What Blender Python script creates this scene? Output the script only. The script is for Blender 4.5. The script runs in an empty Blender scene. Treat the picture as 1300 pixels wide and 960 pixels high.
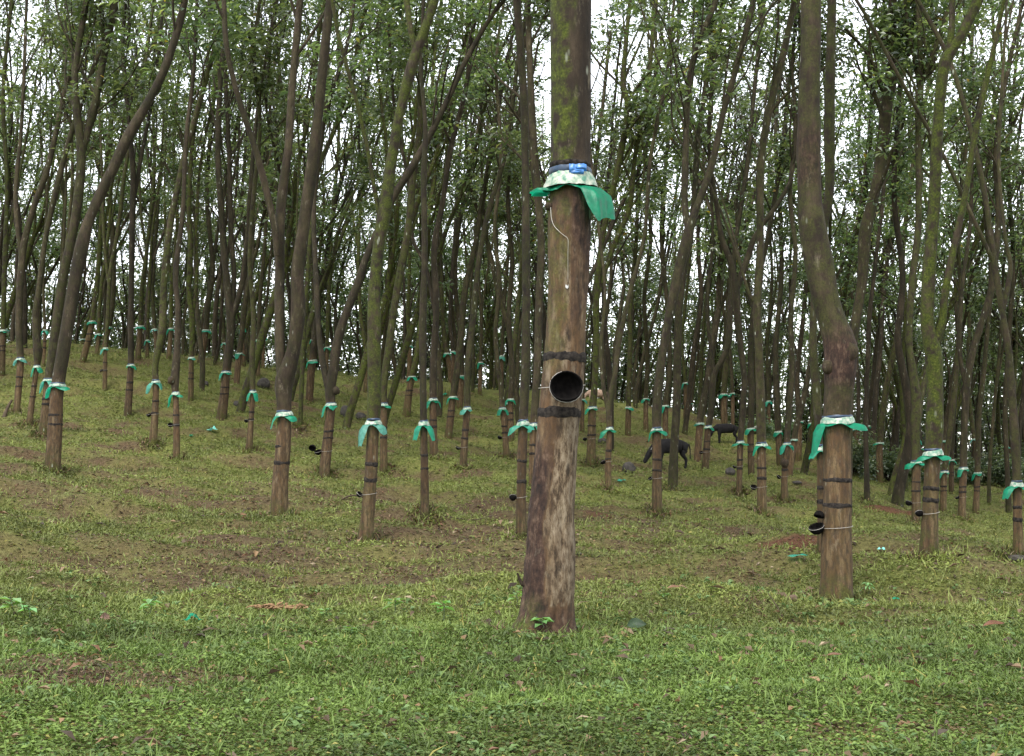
import bpy, math, random
import numpy as np

# ------------------------------------------------------------------ basics
SC = bpy.context.scene
COL = SC.collection
F = 1806.0            # focal length in px of the 1300 px wide photograph
CAMH = 1.0
PITCH = math.atan(120.0 / F)
RNG = np.random.default_rng(7)
CP, SP = math.cos(PITCH), math.sin(PITCH)


def ray(x, y):
    a = (x - 650.0) / F
    b = (480.0 - y) / F
    return np.array([a, CP - b * SP, SP + b * CP])


def at(x, y, D):
    """world point seen at pixel (x, y) and lying at depth D along Y"""
    r = ray(x, y)
    return np.array([r[0] * D / r[1], D, CAMH + r[2] * D / r[1]])


# ------------------------------------------------------------------ noise
def _h(ix, iy, iz, s):
    n = (ix * 374761393 + iy * 668265263 + iz * 2147483647 + s * 1274126177) & 0xFFFFFFFF
    n = ((n ^ (n >> 13)) * 1274126177) & 0xFFFFFFFF
    n = ((n ^ (n >> 16)) * 2246822519) & 0xFFFFFFFF
    return ((n ^ (n >> 15)) & 0xFFFFFF) / float(0xFFFFFF)


def vnoise(x, y, z=None, s=0):
    x = np.asarray(x, float); y = np.asarray(y, float)
    z = np.zeros_like(x) if z is None else np.asarray(z, float)
    ix = np.floor(x).astype(np.int64); iy = np.floor(y).astype(np.int64); iz = np.floor(z).astype(np.int64)
    fx, fy, fz = x - ix, y - iy, z - iz
    fx = fx * fx * (3 - 2 * fx); fy = fy * fy * (3 - 2 * fy); fz = fz * fz * (3 - 2 * fz)
    r = 0
    for dx in (0, 1):
        wx = fx if dx else 1 - fx
        for dy in (0, 1):
            wy = fy if dy else 1 - fy
            for dz in (0, 1):
                wz = fz if dz else 1 - fz
                r = r + wx * wy * wz * _h(ix + dx, iy + dy, iz + dz, s)
    return r * 2 - 1


def fbm(x, y, z=None, s=0, o=4):
    x = np.asarray(x, float); y = np.asarray(y, float); z = None if z is None else np.asarray(z, float)
    r, a, t = 0, 1.0, 0
    for k in range(o):
        f = 2.03 ** k
        r = r + a * vnoise(x * f, y * f, None if z is None else z * f, s + k * 17)
        t += a; a *= 0.5
    return r / t


def smooth(a, b, x):
    t = np.clip((x - a) / (b - a), 0, 1)
    return t * t * (3 - 2 * t)


# ------------------------------------------------------------------ terrain: control points (pixel x, base y, px per metre)
CTRL = [(67, 598, 74), (357, 658, 90), (467, 690, 103), (539, 657, 80), (287, 533, 43), (163, 530, 45), (835, 650, 69),
        (967, 652, 60), (1180, 707, 90), (1063, 766, 160), (690, 805, 204), (1222, 660, 44), (1292, 708, 62), (117, 460, 35),
        (134, 498, 38), (242, 509, 39), (224, 584, 57), (194, 566, 54), (20, 526, 48), (37, 541, 51), (316, 575, 53),
        (411, 608, 64), (550, 582, 50), (588, 595, 52), (643, 583, 47), (772, 621, 53), (750, 590, 49), (820, 546, 30),
        (896, 597, 40), (938, 631, 50), (996, 639, 52), (1163, 666, 57), (1117, 612, 34), (609, 500, 28), (519, 475, 26),
        (870, 550, 30), (0, 453, 29), (150, 453, 29), (300, 463, 29), (450, 471, 28), (600, 483, 28), (760, 499, 28),
        (850, 512, 28), (950, 530, 27), (1050, 562, 27), (1150, 585, 27), (1250, 602, 27), (1350, 606, 27), (-60, 453, 29)]
_cx, _cz = [], []
for (x, y, p) in CTRL:
    q = at(x, y, F / p); _cx.append((q[0], q[1])); _cz.append(q[2])
for X in (-7, -3, 0, 3, 7):
    for D in (1.0, 4.5):
        _cx.append((X, D)); _cz.append(0.02)
_cx = np.array(_cx); _cz = np.array(_cz)


def _k(a, b):
    d2 = ((a[:, None, :] - b[None, :, :]) ** 2).sum(-1)
    return 9.0 * np.exp(-d2 / (2 * 15.0 ** 2))


_nz = np.where(_cx[:, 1] > 55, 0.04, 0.02)
_al = np.linalg.solve(_k(_cx, _cx) + np.diag(_nz), _cz)


def relief(X, D):
    # low ridges of old planting terraces, and small humps
    n1 = fbm(X * 0.20 + 3.1, D * 0.42, s=3, o=3)
    n2 = fbm(X * 0.50 + 9, D * 0.95, s=9, o=3)
    n3 = fbm(X * 3.4, D * 3.6, s=19, o=3)
    far = smooth(9, 15, D)
    return 0.26 * n1 * smooth(6, 14, D) + (0.06 + 0.28 * far) * n2 + (0.022 + 0.02 * smooth(14, 30, D)) * n3


def ground_z(X, D, fine=True):
    X = np.atleast_1d(np.asarray(X, float)); D = np.atleast_1d(np.asarray(D, float))
    Xc = np.clip(X, -45, 45); Dc = np.clip(D, 0, 64)
    z = np.zeros(X.shape)
    f = np.stack([Xc.ravel(), Dc.ravel()], 1)
    out = np.empty(len(f))
    for i in range(0, len(f), 20000):
        out[i:i + 20000] = _k(f[i:i + 20000], _cx) @ _al
    z = out.reshape(X.shape)
    w = smooth(64, 150, D)
    drop = np.clip(D - 64, 0, 500)
    z = np.maximum(z - 0.0016 * drop ** 2 - 0.07 * drop, -14)
    if fine:
        fade = 1 - smooth(90, 200, np.hypot(X, D))
        z = z + fade * relief(X, D)
    return z


def gz(X, D):
    return float(ground_z([X], [D])[0])


def hit(x, y):
    """point of the ground seen at pixel (x, y)"""
    Ds = np.concatenate([np.arange(4.0, 30, 0.05), np.arange(30, 72, 0.1)])
    r = ray(x, y)
    t = Ds / r[1]
    zz = CAMH + r[2] * t
    g = ground_z(r[0] * t, Ds)
    i = np.where(zz <= g)[0]
    if len(i) == 0:
        D = 62.0
        q = at(x, y, D); q[2] = gz(q[0], D); return q
    D = Ds[i[0]]
    q = at(x, y, D); q[2] = gz(q[0], D)
    return q


# ------------------------------------------------------------------ mesh helpers
def mk(name, V, Q, mat, parent=None, attrs=None, smooth_sh=True, tris=False):
    V = np.asarray(V, np.float32); Q = np.asarray(Q, np.int32)
    k = Q.shape[1]
    me = bpy.data.meshes.new(name)
    me.vertices.add(len(V)); me.vertices.foreach_set('co', V.ravel())
    me.loops.add(Q.size); me.loops.foreach_set('vertex_index', Q.ravel())
    me.polygons.add(len(Q))
    me.polygons.foreach_set('loop_start', np.arange(0, Q.size, k, dtype=np.int32))
    me.polygons.foreach_set('loop_total', np.full(len(Q), k, np.int32))
    me.polygons.foreach_set('use_smooth', np.full(len(Q), smooth_sh, bool))
    if attrs:
        for a, v in attrs.items():
            v = np.asarray(v, np.float32)
            if v.ndim == 1:
                at_ = me.attributes.new(a, 'FLOAT', 'POINT'); at_.data.foreach_set('value', v)
            else:
                at_ = me.attributes.new(a, 'FLOAT_VECTOR', 'POINT'); at_.data.foreach_set('vector', v.ravel())
    me.update(calc_edges=True)
    me.materials.append(mat)
    o = bpy.data.objects.new(name, me)
    COL.objects.link(o)
    if parent is not None:
        o.parent = parent
    return o


def empty(name, loc, label, cat, group=None, kind=None):
    o = bpy.data.objects.new(name, None); COL.objects.link(o)
    o.location = [float(v) for v in loc]; o.empty_display_size = 0.2
    o['label'] = label; o['category'] = cat
    if group: o['group'] = group
    if kind: o['kind'] = kind
    return o


def tag(o, label=None, cat=None, group=None, kind=None):
    if label: o['label'] = label
    if cat: o['category'] = cat
    if group: o['group'] = group
    if kind: o['kind'] = kind
    return o


def unit(v):
    v = np.asarray(v, float); n = np.linalg.norm(v)
    return v / n if n > 1e-9 else np.array([0, 0, 1.0])


class Geo:
    def __init__(s):
        s.v = []; s.q = []; s.n = 0; s.a = []

    def add(s, V, Q, A=None):
        s.v.append(np.asarray(V, float)); s.q.append(np.asarray(Q, int) + s.n)
        s.a.append(np.zeros((len(V), 3)) if A is None else np.asarray(A, float)); s.n += len(V)

    def get(s):
        return np.concatenate(s.v), np.concatenate(s.q), np.concatenate(s.a)


def tube(g, P, R, sides=8, attr=None, rough=0.0, seed=0, cap=True):
    """tube along the points P with radii R; attr (n,3) per ring"""
    P = np.asarray(P, float); R = np.asarray(R, float); n = len(P)
    T = np.gradient(P, axis=0); T /= np.linalg.norm(T, axis=1)[:, None] + 1e-9
    ref = np.array([1.0, 0, 0]) if abs(T[0][2]) > 0.4 else np.array([0, 0, 1.0])
    U = np.cross(T, np.cross(np.tile(ref, (n, 1)), T)); U /= np.linalg.norm(U, axis=1)[:, None] + 1e-9
    W = np.cross(T, U)
    th = np.linspace(0, 2 * math.pi, sides, endpoint=False)
    V = P[:, None, :] + R[:, None, None] * (np.cos(th)[None, :, None] * U[:, None, :] + np.sin(th)[None, :, None] * W[:, None, :])
    if rough > 0:
        N = (V - P[:, None, :]); N /= np.linalg.norm(N, axis=2)[:, :, None] + 1e-9
        rr = R[:, None]
        d = fbm(V[..., 0] * 5 + seed, V[..., 1] * 5, V[..., 2] * 2.2, s=seed % 97, o=3) * rough * rr * 1.1
        V = V + N * d[..., None]
    i = np.arange(n - 1)[:, None] * sides; j = np.arange(sides)[None, :]; j2 = (j + 1) % sides
    Q = np.stack([i + j, i + j2, i + sides + j2, i + sides + j], -1).reshape(-1, 4)
    A = None
    if attr is not None:
        A = np.repeat(np.asarray(attr, float), sides, 0)
    V = V.reshape(-1, 3)
    g.add(V, Q, A)


def catmull(P, step):
    P = np.asarray(P, float)
    if len(P) < 2: return P
    E = np.vstack([2 * P[0] - P[1], P, 2 * P[-1] - P[-2]])
    out = []
    for i in range(1, len(E) - 2):
        p0, p1, p2, p3 = E[i - 1], E[i], E[i + 1], E[i + 2]
        m = max(2, int(np.linalg.norm((p2 - p1)[:3]) / step))
        t = np.arange(m)[:, None] / m
        out.append(0.5 * (2 * p1 + (p2 - p0) * t + (2 * p0 - 5 * p1 + 4 * p2 - p3) * t ** 2 + (-p0 + 3 * p1 - 3 * p2 + p3) * t ** 3))
    out.append(P[-1:])
    return np.vstack(out)


# ------------------------------------------------------------------ materials
def newmat(name):
    m = bpy.data.materials.new(name); m.use_nodes = True
    nt = m.node_tree; nt.nodes.clear()
    out = nt.nodes.new('ShaderNodeOutputMaterial')
    return m, nt, out


class NT:
    def __init__(s, nt): s.nt = nt

    def n(s, typ, **kw):
        nd = s.nt.nodes.new(typ)
        for k, v in kw.items():
            if k.startswith('i_'):
                nd.inputs[k[2:].replace('_', ' ')].default_value = v
            else:
                setattr(nd, k, v)
        return nd

    def l(s, a, b): s.nt.links.new(a, b)

    def noise(s, scale, detail=4, vec=None, rough=0.6):
        nd = s.n('ShaderNodeTexNoise'); nd.inputs['Scale'].default_value = scale
        nd.inputs['Detail'].default_value = detail; nd.inputs['Roughness'].default_value = rough
        if vec is not None: s.l(vec, nd.inputs['Vector'])
        return nd.outputs['Fac']

    def ramp(s, fac, stops):
        nd = s.n('ShaderNodeValToRGB'); cr = nd.color_ramp
        while len(cr.elements) < len(stops): cr.elements.new(0.5)
        for e, (p, c) in zip(cr.elements, stops):
            e.position = p; e.color = c if len(c) == 4 else (*c, 1)
        s.l(fac, nd.inputs[0]); return nd.outputs[0]

    def mix(s, fac, a, b, mode='MIX'):
        nd = s.n('ShaderNodeMix', data_type='RGBA', blend_type=mode)
        for sock, v in ((nd.inputs[0], fac), (nd.inputs[6], a), (nd.inputs[7], b)):
            if isinstance(v, (int, float)): sock.default_value = v
            elif isinstance(v, tuple): sock.default_value = v if len(v) == 4 else (*v, 1)
            else: s.l(v, sock)
        return nd.outputs[2]

    def math(s, op, a, b=0.0, clamp=False):
        nd = s.n('ShaderNodeMath', operation=op, use_clamp=clamp)
        for sock, v in ((nd.inputs[0], a), (nd.inputs[1], b)):
            if isinstance(v, (int, float)): sock.default_value = v
            else: s.l(v, sock)
        return nd.outputs[0]

    def attr(s, name, out='Fac'):
        nd = s.n('ShaderNodeAttribute', attribute_name=name)
        return nd.outputs[out]


def bark_material(detail_scale=1.0):
    m, nt, out = newmat('rubber_bark'); t = NT(nt)
    tc = t.n('ShaderNodeTexCoord').outputs['Object']
    mp = t.n('ShaderNodeMapping'); mp.inputs['Scale'].default_value = (1, 1, 0.35); t.l(tc, mp.inputs[0])
    mp2 = t.n('ShaderNodeMapping'); mp2.inputs['Scale'].default_value = (1, 1, 0.12); t.l(tc, mp2.inputs[0])
    oi = t.n('ShaderNodeObjectInfo')
    sep = t.n('ShaderNodeSeparateXYZ'); t.l(t.attr('prop', 'Vector'), sep.inputs[0])
    panel, moss, dark = sep.outputs[0], sep.outputs[1], sep.outputs[2]
    n1 = t.noise(6, 6, mp.outputs[0]); n2 = t.noise(34, 6, mp.outputs[0], 0.7); n3 = t.noise(14, 5, mp2.outputs[0], 0.7)
    n4 = t.noise(1.7, 3, tc)
    up = t.ramp(n1, [(0.28, (0.010, 0.0075, 0.005)), (0.5, (0.030, 0.022, 0.0145)), (0.74, (0.075, 0.058, 0.040))])
    up2 = t.mix(t.ramp(n2, [(0.35, (0, 0, 0)), (0.7, (1, 1, 1))]), t.mix(1.0, up, (0.55, 0.52, 0.5), 'MULTIPLY'), up)
    pan = t.ramp(n3, [(0.30, (0.026, 0.016, 0.009)), (0.5, (0.075, 0.049, 0.028)), (0.70, (0.19, 0.145, 0.092))])
    pan = t.mix(t.ramp(n4, [(0.4, (0, 0, 0)), (0.65, (0.8, 0.8, 0.8))]), pan, (0.080, 0.048, 0.028))
    pan = t.mix(t.ramp(n2, [(0.36, (0.9, 0.9, 0.9)), (0.56, (0, 0, 0))]), pan, (0.035, 0.025, 0.018))
    c = t.mix(panel, up2, pan)
    dk = t.ramp(t.math('ADD', t.math('MULTIPLY', n2, .55), t.math('MULTIPLY', t.noise(13, 6, tc, .75), .45)), [(0.38, (0.009, 0.006, 0.005)), (0.52, (0.038, 0.023, 0.017)), (0.66, (0.12, 0.085, 0.062))])
    c = t.mix(dark, c, dk)
    c = t.mix(t.math('MULTIPLY', dark, -1.0, True), c, t.ramp(t.math('ADD', t.math('MULTIPLY', n2, .5), t.math('MULTIPLY', t.noise(17, 7, mp.outputs[0], .8), .5)), [(0.40, (0.030, 0.021, 0.013)), (0.47, (0.13, 0.10, 0.068)), (0.60, (0.31, 0.27, 0.21))]))
    n5 = t.noise(11, 7, mp.outputs[0], 0.75)
    c = t.mix(t.ramp(n5, [(0.58, (0, 0, 0)), (0.70, (0.5, 0.5, 0.5))]), c, (0.20, 0.175, 0.13))
    c = t.mix(t.ramp(n5, [(0.33, (0.85, 0.85, 0.85)), (0.44, (0, 0, 0))]), c, (0.014, 0.010, 0.007))
    mf = t.math('MULTIPLY', t.ramp(t.noise(9, 5, tc, 0.65), [(0.40, (0, 0, 0)), (0.56, (1, 1, 1))]), moss, True)
    mc = t.ramp(t.noise(60, 4, tc), [(0.3, (0.014, 0.018, 0.004)), (0.6, (0.056, 0.068, 0.015)), (0.8, (0.16, 0.16, 0.065))])
    c = t.mix(mf, c, mc)
    # pale lichen spots
    vo = t.n('ShaderNodeTexVoronoi'); vo.inputs['Scale'].default_value = 13; t.l(mp.outputs[0], vo.inputs['Vector'])
    sp = t.math('MULTIPLY', t.ramp(vo.outputs['Distance'], [(0.10, (1, 1, 1)), (0.2, (0, 0, 0))]),
                t.ramp(t.noise(2.3, 2, tc), [(0.52, (0, 0, 0)), (0.66, (1, 1, 1))]), True)
    c = t.mix(t.math('MULTIPLY', sp, 0.7), c, (0.40, 0.42, 0.35))
    hs = t.n('ShaderNodeHueSaturation'); t.l(c, hs.inputs['Color'])
    t.l(t.math('ADD', t.math('MULTIPLY', oi.outputs['Random'], 0.42), 0.62), hs.inputs['Value']); hs.inputs['Saturation'].default_value = 1.18
    b = t.n('ShaderNodeBsdfPrincipled'); t.l(hs.outputs[0], b.inputs['Base Color']); b.inputs['Roughness'].default_value = 0.9
    b.inputs['Specular IOR Level'].default_value = 0.25
    bp = t.n('ShaderNodeBump'); bp.inputs['Strength'].default_value = 0.9; bp.inputs['Distance'].default_value = 0.012
    t.l(t.math('ADD', n2, t.math('MULTIPLY', n3, 0.7)), bp.inputs['Height']); t.l(bp.outputs[0], b.inputs['Normal'])
    t.l(b.outputs[0], out.inputs[0])
    return m


def leaf_material(name, c_dark, c_mid, c_light, trans=0.45, rough=0.38, spec=0.5):
    m, nt, out = newmat(name); t = NT(nt)
    v = t.attr('var')
    c = t.ramp(v, [(0.0, c_dark), (0.5, c_mid), (0.93, c_light), (0.985, (0.20, 0.15, 0.03))])
    oi = t.n('ShaderNodeObjectInfo')
    hs = t.n('ShaderNodeHueSaturation'); t.l(c, hs.inputs['Color'])
    t.l(t.math('ADD', t.math('MULTIPLY', oi.outputs['Random'], 0.5), 0.75), hs.inputs['Value'])
    t.l(t.math('ADD', t.math('MULTIPLY', oi.outputs['Random'], 0.04), 0.475), hs.inputs['Hue'])
    b = t.n('ShaderNodeBsdfPrincipled'); t.l(hs.outputs[0], b.inputs['Base Color'])
    b.inputs['Roughness'].default_value = rough; b.inputs['Specular IOR Level'].default_value = spec
    tr = t.n('ShaderNodeBsdfTranslucent'); t.l(t.mix(1.0, hs.outputs[0], (1.5, 1.6, 0.6), 'MULTIPLY'), tr.inputs[0])
    mx = t.n('ShaderNodeMixShader'); mx.inputs[0].default_value = trans
    t.l(b.outputs[0], mx.inputs[1]); t.l(tr.outputs[0], mx.inputs[2]); t.l(mx.outputs[0], out.inputs[0])
    return m


def plain(name, col, rough=0.7, spec=0.3, noise=None, bump=0.0, trans=0.0, scale=20):
    m, nt, out = newmat(name); t = NT(nt)
    b = t.n('ShaderNodeBsdfPrincipled'); b.inputs['Roughness'].default_value = rough; b.inputs['Specular IOR Level'].default_value = spec
    tc = t.n('ShaderNodeTexCoord').outputs['Object']
    nz = t.noise(scale, 5, tc)
    c2 = noise or tuple(x * 0.7 for x in col)
    c = t.mix(t.ramp(nz, [(0.38, (0, 0, 0)), (0.62, (1, 1, 1))]), col, c2)
    t.l(c, b.inputs['Base Color'])
    if bump:
        bp = t.n('ShaderNodeBump'); bp.inputs['Strength'].default_value = bump; bp.inputs['Distance'].default_value = 0.01
        t.l(nz, bp.inputs['Height']); t.l(bp.outputs[0], b.inputs['Normal'])
    if trans:
        tr = t.n('ShaderNodeBsdfTranslucent'); t.l(c, tr.inputs[0])
        mx = t.n('ShaderNodeMixShader'); mx.inputs[0].default_value = trans
        t.l(b.outputs[0], mx.inputs[1]); t.l(tr.outputs[0], mx.inputs[2]); t.l(mx.outputs[0], out.inputs[0])
    else:
        t.l(b.outputs[0], out.inputs[0])
    return m


def attr_mat(name, rough=0.6, trans=0.3, spec=0.35):
    m, nt, out = newmat(name); t = NT(nt)
    c = t.attr('tint', 'Vector')
    b = t.n('ShaderNodeBsdfPrincipled'); t.l(c, b.inputs['Base Color']); b.inputs['Roughness'].default_value = rough
    b.inputs['Specular IOR Level'].default_value = spec
    tr = t.n('ShaderNodeBsdfTranslucent'); t.l(c, tr.inputs[0])
    mx = t.n('ShaderNodeMixShader'); mx.inputs[0].default_value = trans
    t.l(b.outputs[0], mx.inputs[1]); t.l(tr.outputs[0], mx.inputs[2]); t.l(mx.outputs[0], out.inputs[0])
    return m


def ground_material():
    m, nt, out = newmat('plantation_ground'); t = NT(nt)
    tc = t.n('ShaderNodeTexCoord').outputs['Object']
    cov = t.attr('cover')
    red = t.attr('red')
    nA = t.noise(22, 6, tc, 0.7); nB = t.noise(75, 4, tc, 0.7); nC = t.noise(2.2, 5, tc)
    soil = t.ramp(nA, [(0.25, (0.028, 0.018, 0.009)), (0.5, (0.075, 0.050, 0.026)), (0.75, (0.14, 0.10, 0.055))])
    green = t.ramp(nA, [(0.25, (0.034, 0.042, 0.009)), (0.5, (0.100, 0.112, 0.026)), (0.78, (0.190, 0.200, 0.058))])
    f = t.math('ADD', cov, t.math('MULTIPLY', t.math('SUBTRACT', nB, 0.5), 1.3))
    f = t.math('ADD', f, t.math('MULTIPLY', t.math('SUBTRACT', nC, 0.5), 0.8))
    f = t.ramp(f, [(0.32, (0, 0, 0)), (0.62, (1, 1, 1))])
    nM = t.noise(5.5, 6, tc, 0.72); nL = t.noise(0.8, 4, tc)
    c = t.mix(f, soil, green)
    c = t.mix(t.ramp(nM, [(0.50, (0, 0, 0)), (0.66, (0.75, 0.75, 0.75))]), c, t.ramp(nB, [(0.3, (0.045, 0.034, 0.018)), (0.7, (0.15, 0.125, 0.065))]))
    c = t.mix(t.ramp(nL, [(0.42, (0, 0, 0)), (0.62, (0.55, 0.55, 0.55))]), c, t.ramp(nA, [(0.3, (0.065, 0.072, 0.016)), (0.7, (0.19, 0.19, 0.055))]))
    rs = t.ramp(nA, [(0.3, (0.060, 0.028, 0.015)), (0.7, (0.12, 0.058, 0.032))])
    c = t.mix(red, c, rs)
    b = t.n('ShaderNodeBsdfPrincipled'); t.l(c, b.inputs['Base Color']); b.inputs['Roughness'].default_value = 0.95
    b.inputs['Specular IOR Level'].default_value = 0.15
    bp = t.n('ShaderNodeBump'); bp.inputs['Strength'].default_value = 1.0; bp.inputs['Distance'].default_value = 0.03
    t.l(t.math('ADD', t.math('ADD', nA, t.math('MULTIPLY', nB, 0.6)), t.math('MULTIPLY', nM, 2.5)), bp.inputs['Height']); t.l(bp.outputs[0], b.inputs['Normal'])
    t.l(b.outputs[0], out.inputs[0])
    return m


def green_film():
    m, nt, out = newmat('green_plastic'); t = NT(nt)
    tc = t.n('ShaderNodeTexCoord').outputs['Object']; oi = t.n('ShaderNodeObjectInfo')
    c = t.ramp(oi.outputs['Random'], [(0.0, (0.0, 0.26, 0.13)), (0.5, (0.002, 0.34, 0.18)), (0.8, (0.02, 0.38, 0.24)), (1.0, (0.12, 0.38, 0.30))])
    c = t.mix(t.ramp(t.noise(18, 5, tc), [(0.4, (0, 0, 0)), (0.68, (0.6, 0.6, 0.6))]), c, (0.02, 0.12, 0.075))
    b = t.n('ShaderNodeBsdfPrincipled'); t.l(c, b.inputs['Base Color']); b.inputs['Roughness'].default_value = 0.4
    tr = t.n('ShaderNodeBsdfTranslucent'); t.l(c, tr.inputs[0])
    bp = t.n('ShaderNodeBump'); bp.inputs['Strength'].default_value = .5; bp.inputs['Distance'].default_value = .01
    t.l(t.noise(35, 4, tc), bp.inputs['Height']); t.l(bp.outputs[0], b.inputs['Normal'])
    mx = t.n('ShaderNodeMixShader'); mx.inputs[0].default_value = .6
    t.l(b.outputs[0], mx.inputs[1]); t.l(tr.outputs[0], mx.inputs[2]); t.l(mx.outputs[0], out.inputs[0])
    return m


M_BARK = bark_material()
M_LEAF = leaf_material('rubber_leaf', (0.028, 0.050, 0.032), (0.078, 0.112, 0.066), (0.170, 0.205, 0.130), 0.5, 0.26, 1.0)
M_GREEN = green_film()
M_COLLAR = plain('collar_film', (0.30, 0.31, 0.25), 0.5, 0.4, (0.05, 0.14, 0.09), 0.5, 0.0, 26)
M_BLUE = plain('blue_tie', (0.008, 0.028, 0.06), 0.45, 0.4, (0.015, 0.025, 0.045), 0.3, 0.0, 25)
M_BAND = plain('black_band', (0.008, 0.007, 0.0065), 0.9, 0.1, (0.030, 0.025, 0.021), 0.6, 0.0, 40)
M_CUP = plain('coconut_shell', (0.002, 0.0017, 0.0015), 0.9, 0.08, (0.006, 0.005, 0.0045), 0.5, 0.0, 30)
M_CUPIN = plain('cup_inside', (0.006, 0.005, 0.005), 0.75, 0.2, (0.012, 0.010, 0.009), 0.3)
M_WIRE = plain('wire', (0.30, 0.28, 0.25), 0.45, 0.5)
M_LATEX = plain('latex', (0.30, 0.28, 0.23), 0.4, 0.5)
M_METAL = plain('zinc_spout', (0.30, 0.30, 0.28), 0.35, 0.5)
M_ROCK = plain('dark_rock', (0.028, 0.025, 0.022), 0.9, 0.2, (0.060, 0.053, 0.045), 0.9, 0.0, 9)
M_CAVE = attr_mat('ground_leaf')
M_GROUND = ground_material()
M_DRY = plain('dry_leaf', (0.26, 0.15, 0.07), 0.7, 0.3, (0.15, 0.08, 0.04), 0.3, 0.2, 30)
M_TWIG = plain('dead_twig', (0.06, 0.045, 0.03), 0.9, 0.1)

# ------------------------------------------------------------------ camera, light, world
cam = bpy.data.cameras.new('camera'); co = bpy.data.objects.new('camera', cam); COL.objects.link(co)
co.location = (0, 0, CAMH); co.rotation_euler = (math.pi / 2 + PITCH, 0, 0)
cam.sensor_width = 36.0; cam.lens = F / 1300.0 * 36.0; cam.clip_end = 8000; cam.clip_start = 0.05
SC.camera = co

w = bpy.data.worlds.new('World'); SC.world = w; w.use_nodes = True
wt = w.node_tree; wt.nodes.clear(); t = NT(wt)
sky = t.n('ShaderNodeTexSky'); sky.sky_type = 'NISHITA'; sky.sun_disc = False
SUN_EL, SUN_AZ = math.radians(58), math.radians(200)      # azimuth clockwise from +Y
sky.sun_elevation = SUN_EL; sky.sun_rotation = SUN_AZ
sky.air_density = 1.0; sky.dust_density = 0.8; sky.ozone_density = 1.0
hs = t.n('ShaderNodeHueSaturation'); hs.inputs['Saturation'].default_value = 0.22; t.l(sky.outputs[0], hs.inputs['Color'])
bg = t.n('ShaderNodeBackground'); bg.inputs['Strength'].default_value = 0.15; t.l(hs.outputs[0], bg.inputs[0])
wo = t.n('ShaderNodeOutputWorld'); t.l(bg.outputs[0], wo.inputs[0])
sl = bpy.data.lights.new('sun', 'SUN'); sl.energy = 1.5; sl.angle = math.radians(25); sl.color = (1.0, 0.97, 0.92)
so = bpy.data.objects.new('sun', sl); COL.objects.link(so)
so.rotation_euler = (math.pi / 2 - SUN_EL, 0, math.pi - SUN_AZ)

SC.render.engine = 'CYCLES'
SC.view_settings.view_transform = 'Standard'; SC.view_settings.look = 'None'
SC.view_settings.exposure = 1.95; SC.view_settings.gamma = 1.0
SC.view_settings.use_curve_mapping = False
SC.cycles.max_bounces = 6; SC.cycles.diffuse_bounces = 3; SC.cycles.glossy_bounces = 2
SC.cycles.transmission_bounces = 4; SC.cycles.transparent_max_bounces = 4
SC.cycles.use_denoising = True
SC.cycles.caustics_reflective = False; SC.cycles.caustics_refractive = False

# ------------------------------------------------------------------ ground
BROWN = [(600, 655, 2.6, .9), (470, 715, 1.6, .8), (400, 640, 2.4, .7), (610, 700, 1.5, .8), (230, 612, 2.2, .5),
         (945, 680, 1.6, .6), (60, 855, 0.7, .9), (20, 838, 0.5, .8), (160, 862, 0.4, .7), (240, 725, 1.3, .6), (100, 720, 1.2, .5),
         (800, 560, 4, .6), (560, 560, 4, .5), (1080, 700, 1.3, .5), (860, 668, 1.8, .5), (720, 690, 1.2, .5), (330, 745, .9, .5)]
_BR = [(hit(x, y), r, a) for (x, y, r, a) in BROWN]
REDS = [(1018, 690, 0.42), (1125, 646, 0.7), (770, 655, .4)]
_RD = [(hit(x, y), r) for (x, y, r) in REDS]


def cover(X, D):
    """1 = lush green, 0 = bare soil and litter"""
    c = 0.72 + 0.34 * fbm(X * 0.33 + 7, D * 0.8, s=31, o=4) + 0.62 * fbm(X * 1.3, D * 2.2, s=41, o=4)
    c = c + 0.07 + 0.20 * (1 - smooth(7.3, 9.5, D)) - 0.06 * smooth(9.5, 12, D) * (1 - smooth(22, 30, D))
    sl_ = (relief(X, D + .2) - relief(X, D - .2)) / .4
    c = c - 1.1 * np.clip(sl_, -.05, .4)          # barer soil on camera-facing risers, with their slope shading put into the colour
    for (q, r, a) in _BR:
        c = c - a * 0.42 * np.exp(-(((X - q[0]) / (r * 1.5)) ** 2 + ((D - q[1]) / r) ** 2))
    return np.clip(c, 0, 1)


def redness(X, D):
    r_ = np.zeros_like(X)
    for (q, r) in _RD:
        d = np.hypot((X - q[0]) / 1.4, D - q[1]) / r + 0.5 * fbm(X * 5, D * 5, s=5, o=2)
        r_ = np.maximum(r_, 1 - smooth(0.5, 0.9, d))
    return r_


def steps(a, b, s0, gr):
    o = [a]; s = s0
    while o[-1] < b: o.append(o[-1] + s); s *= gr
    return o


xp = steps(0, 10, 0.09, 1.0) + steps(10.1, 3500, 0.12, 1.045)
xs = np.array(sorted(set([round(-v, 4) for v in xp] + [round(v, 4) for v in xp])))
ys = np.array([-v for v in reversed(steps(0.2, 3500, 0.4, 1.25))] + steps(0.1, 4.0, 0.25, 1.0) + steps(4.3, 18, 0.07, 1.0) + steps(18.1, 70, 0.09, 1.008) + steps(71, 4500, 0.6, 1.06))
GX, GY = np.meshgrid(xs, ys)
GZ = ground_z(GX, GY)
V = np.stack([GX, GY, GZ], -1).reshape(-1, 3)
nx_, ny_ = len(xs), len(ys)
i = np.arange(ny_ - 1)[:, None] * nx_ + np.arange(nx_ - 1)[None, :]
Q = np.stack([i, i + 1, i + 1 + nx_, i + nx_], -1).reshape(-1, 4)
g = mk('ground', V, Q, M_GROUND, attrs={'cover': cover(V[:, 0], V[:, 1]), 'red': redness(V[:, 0], V[:, 1])})
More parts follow.
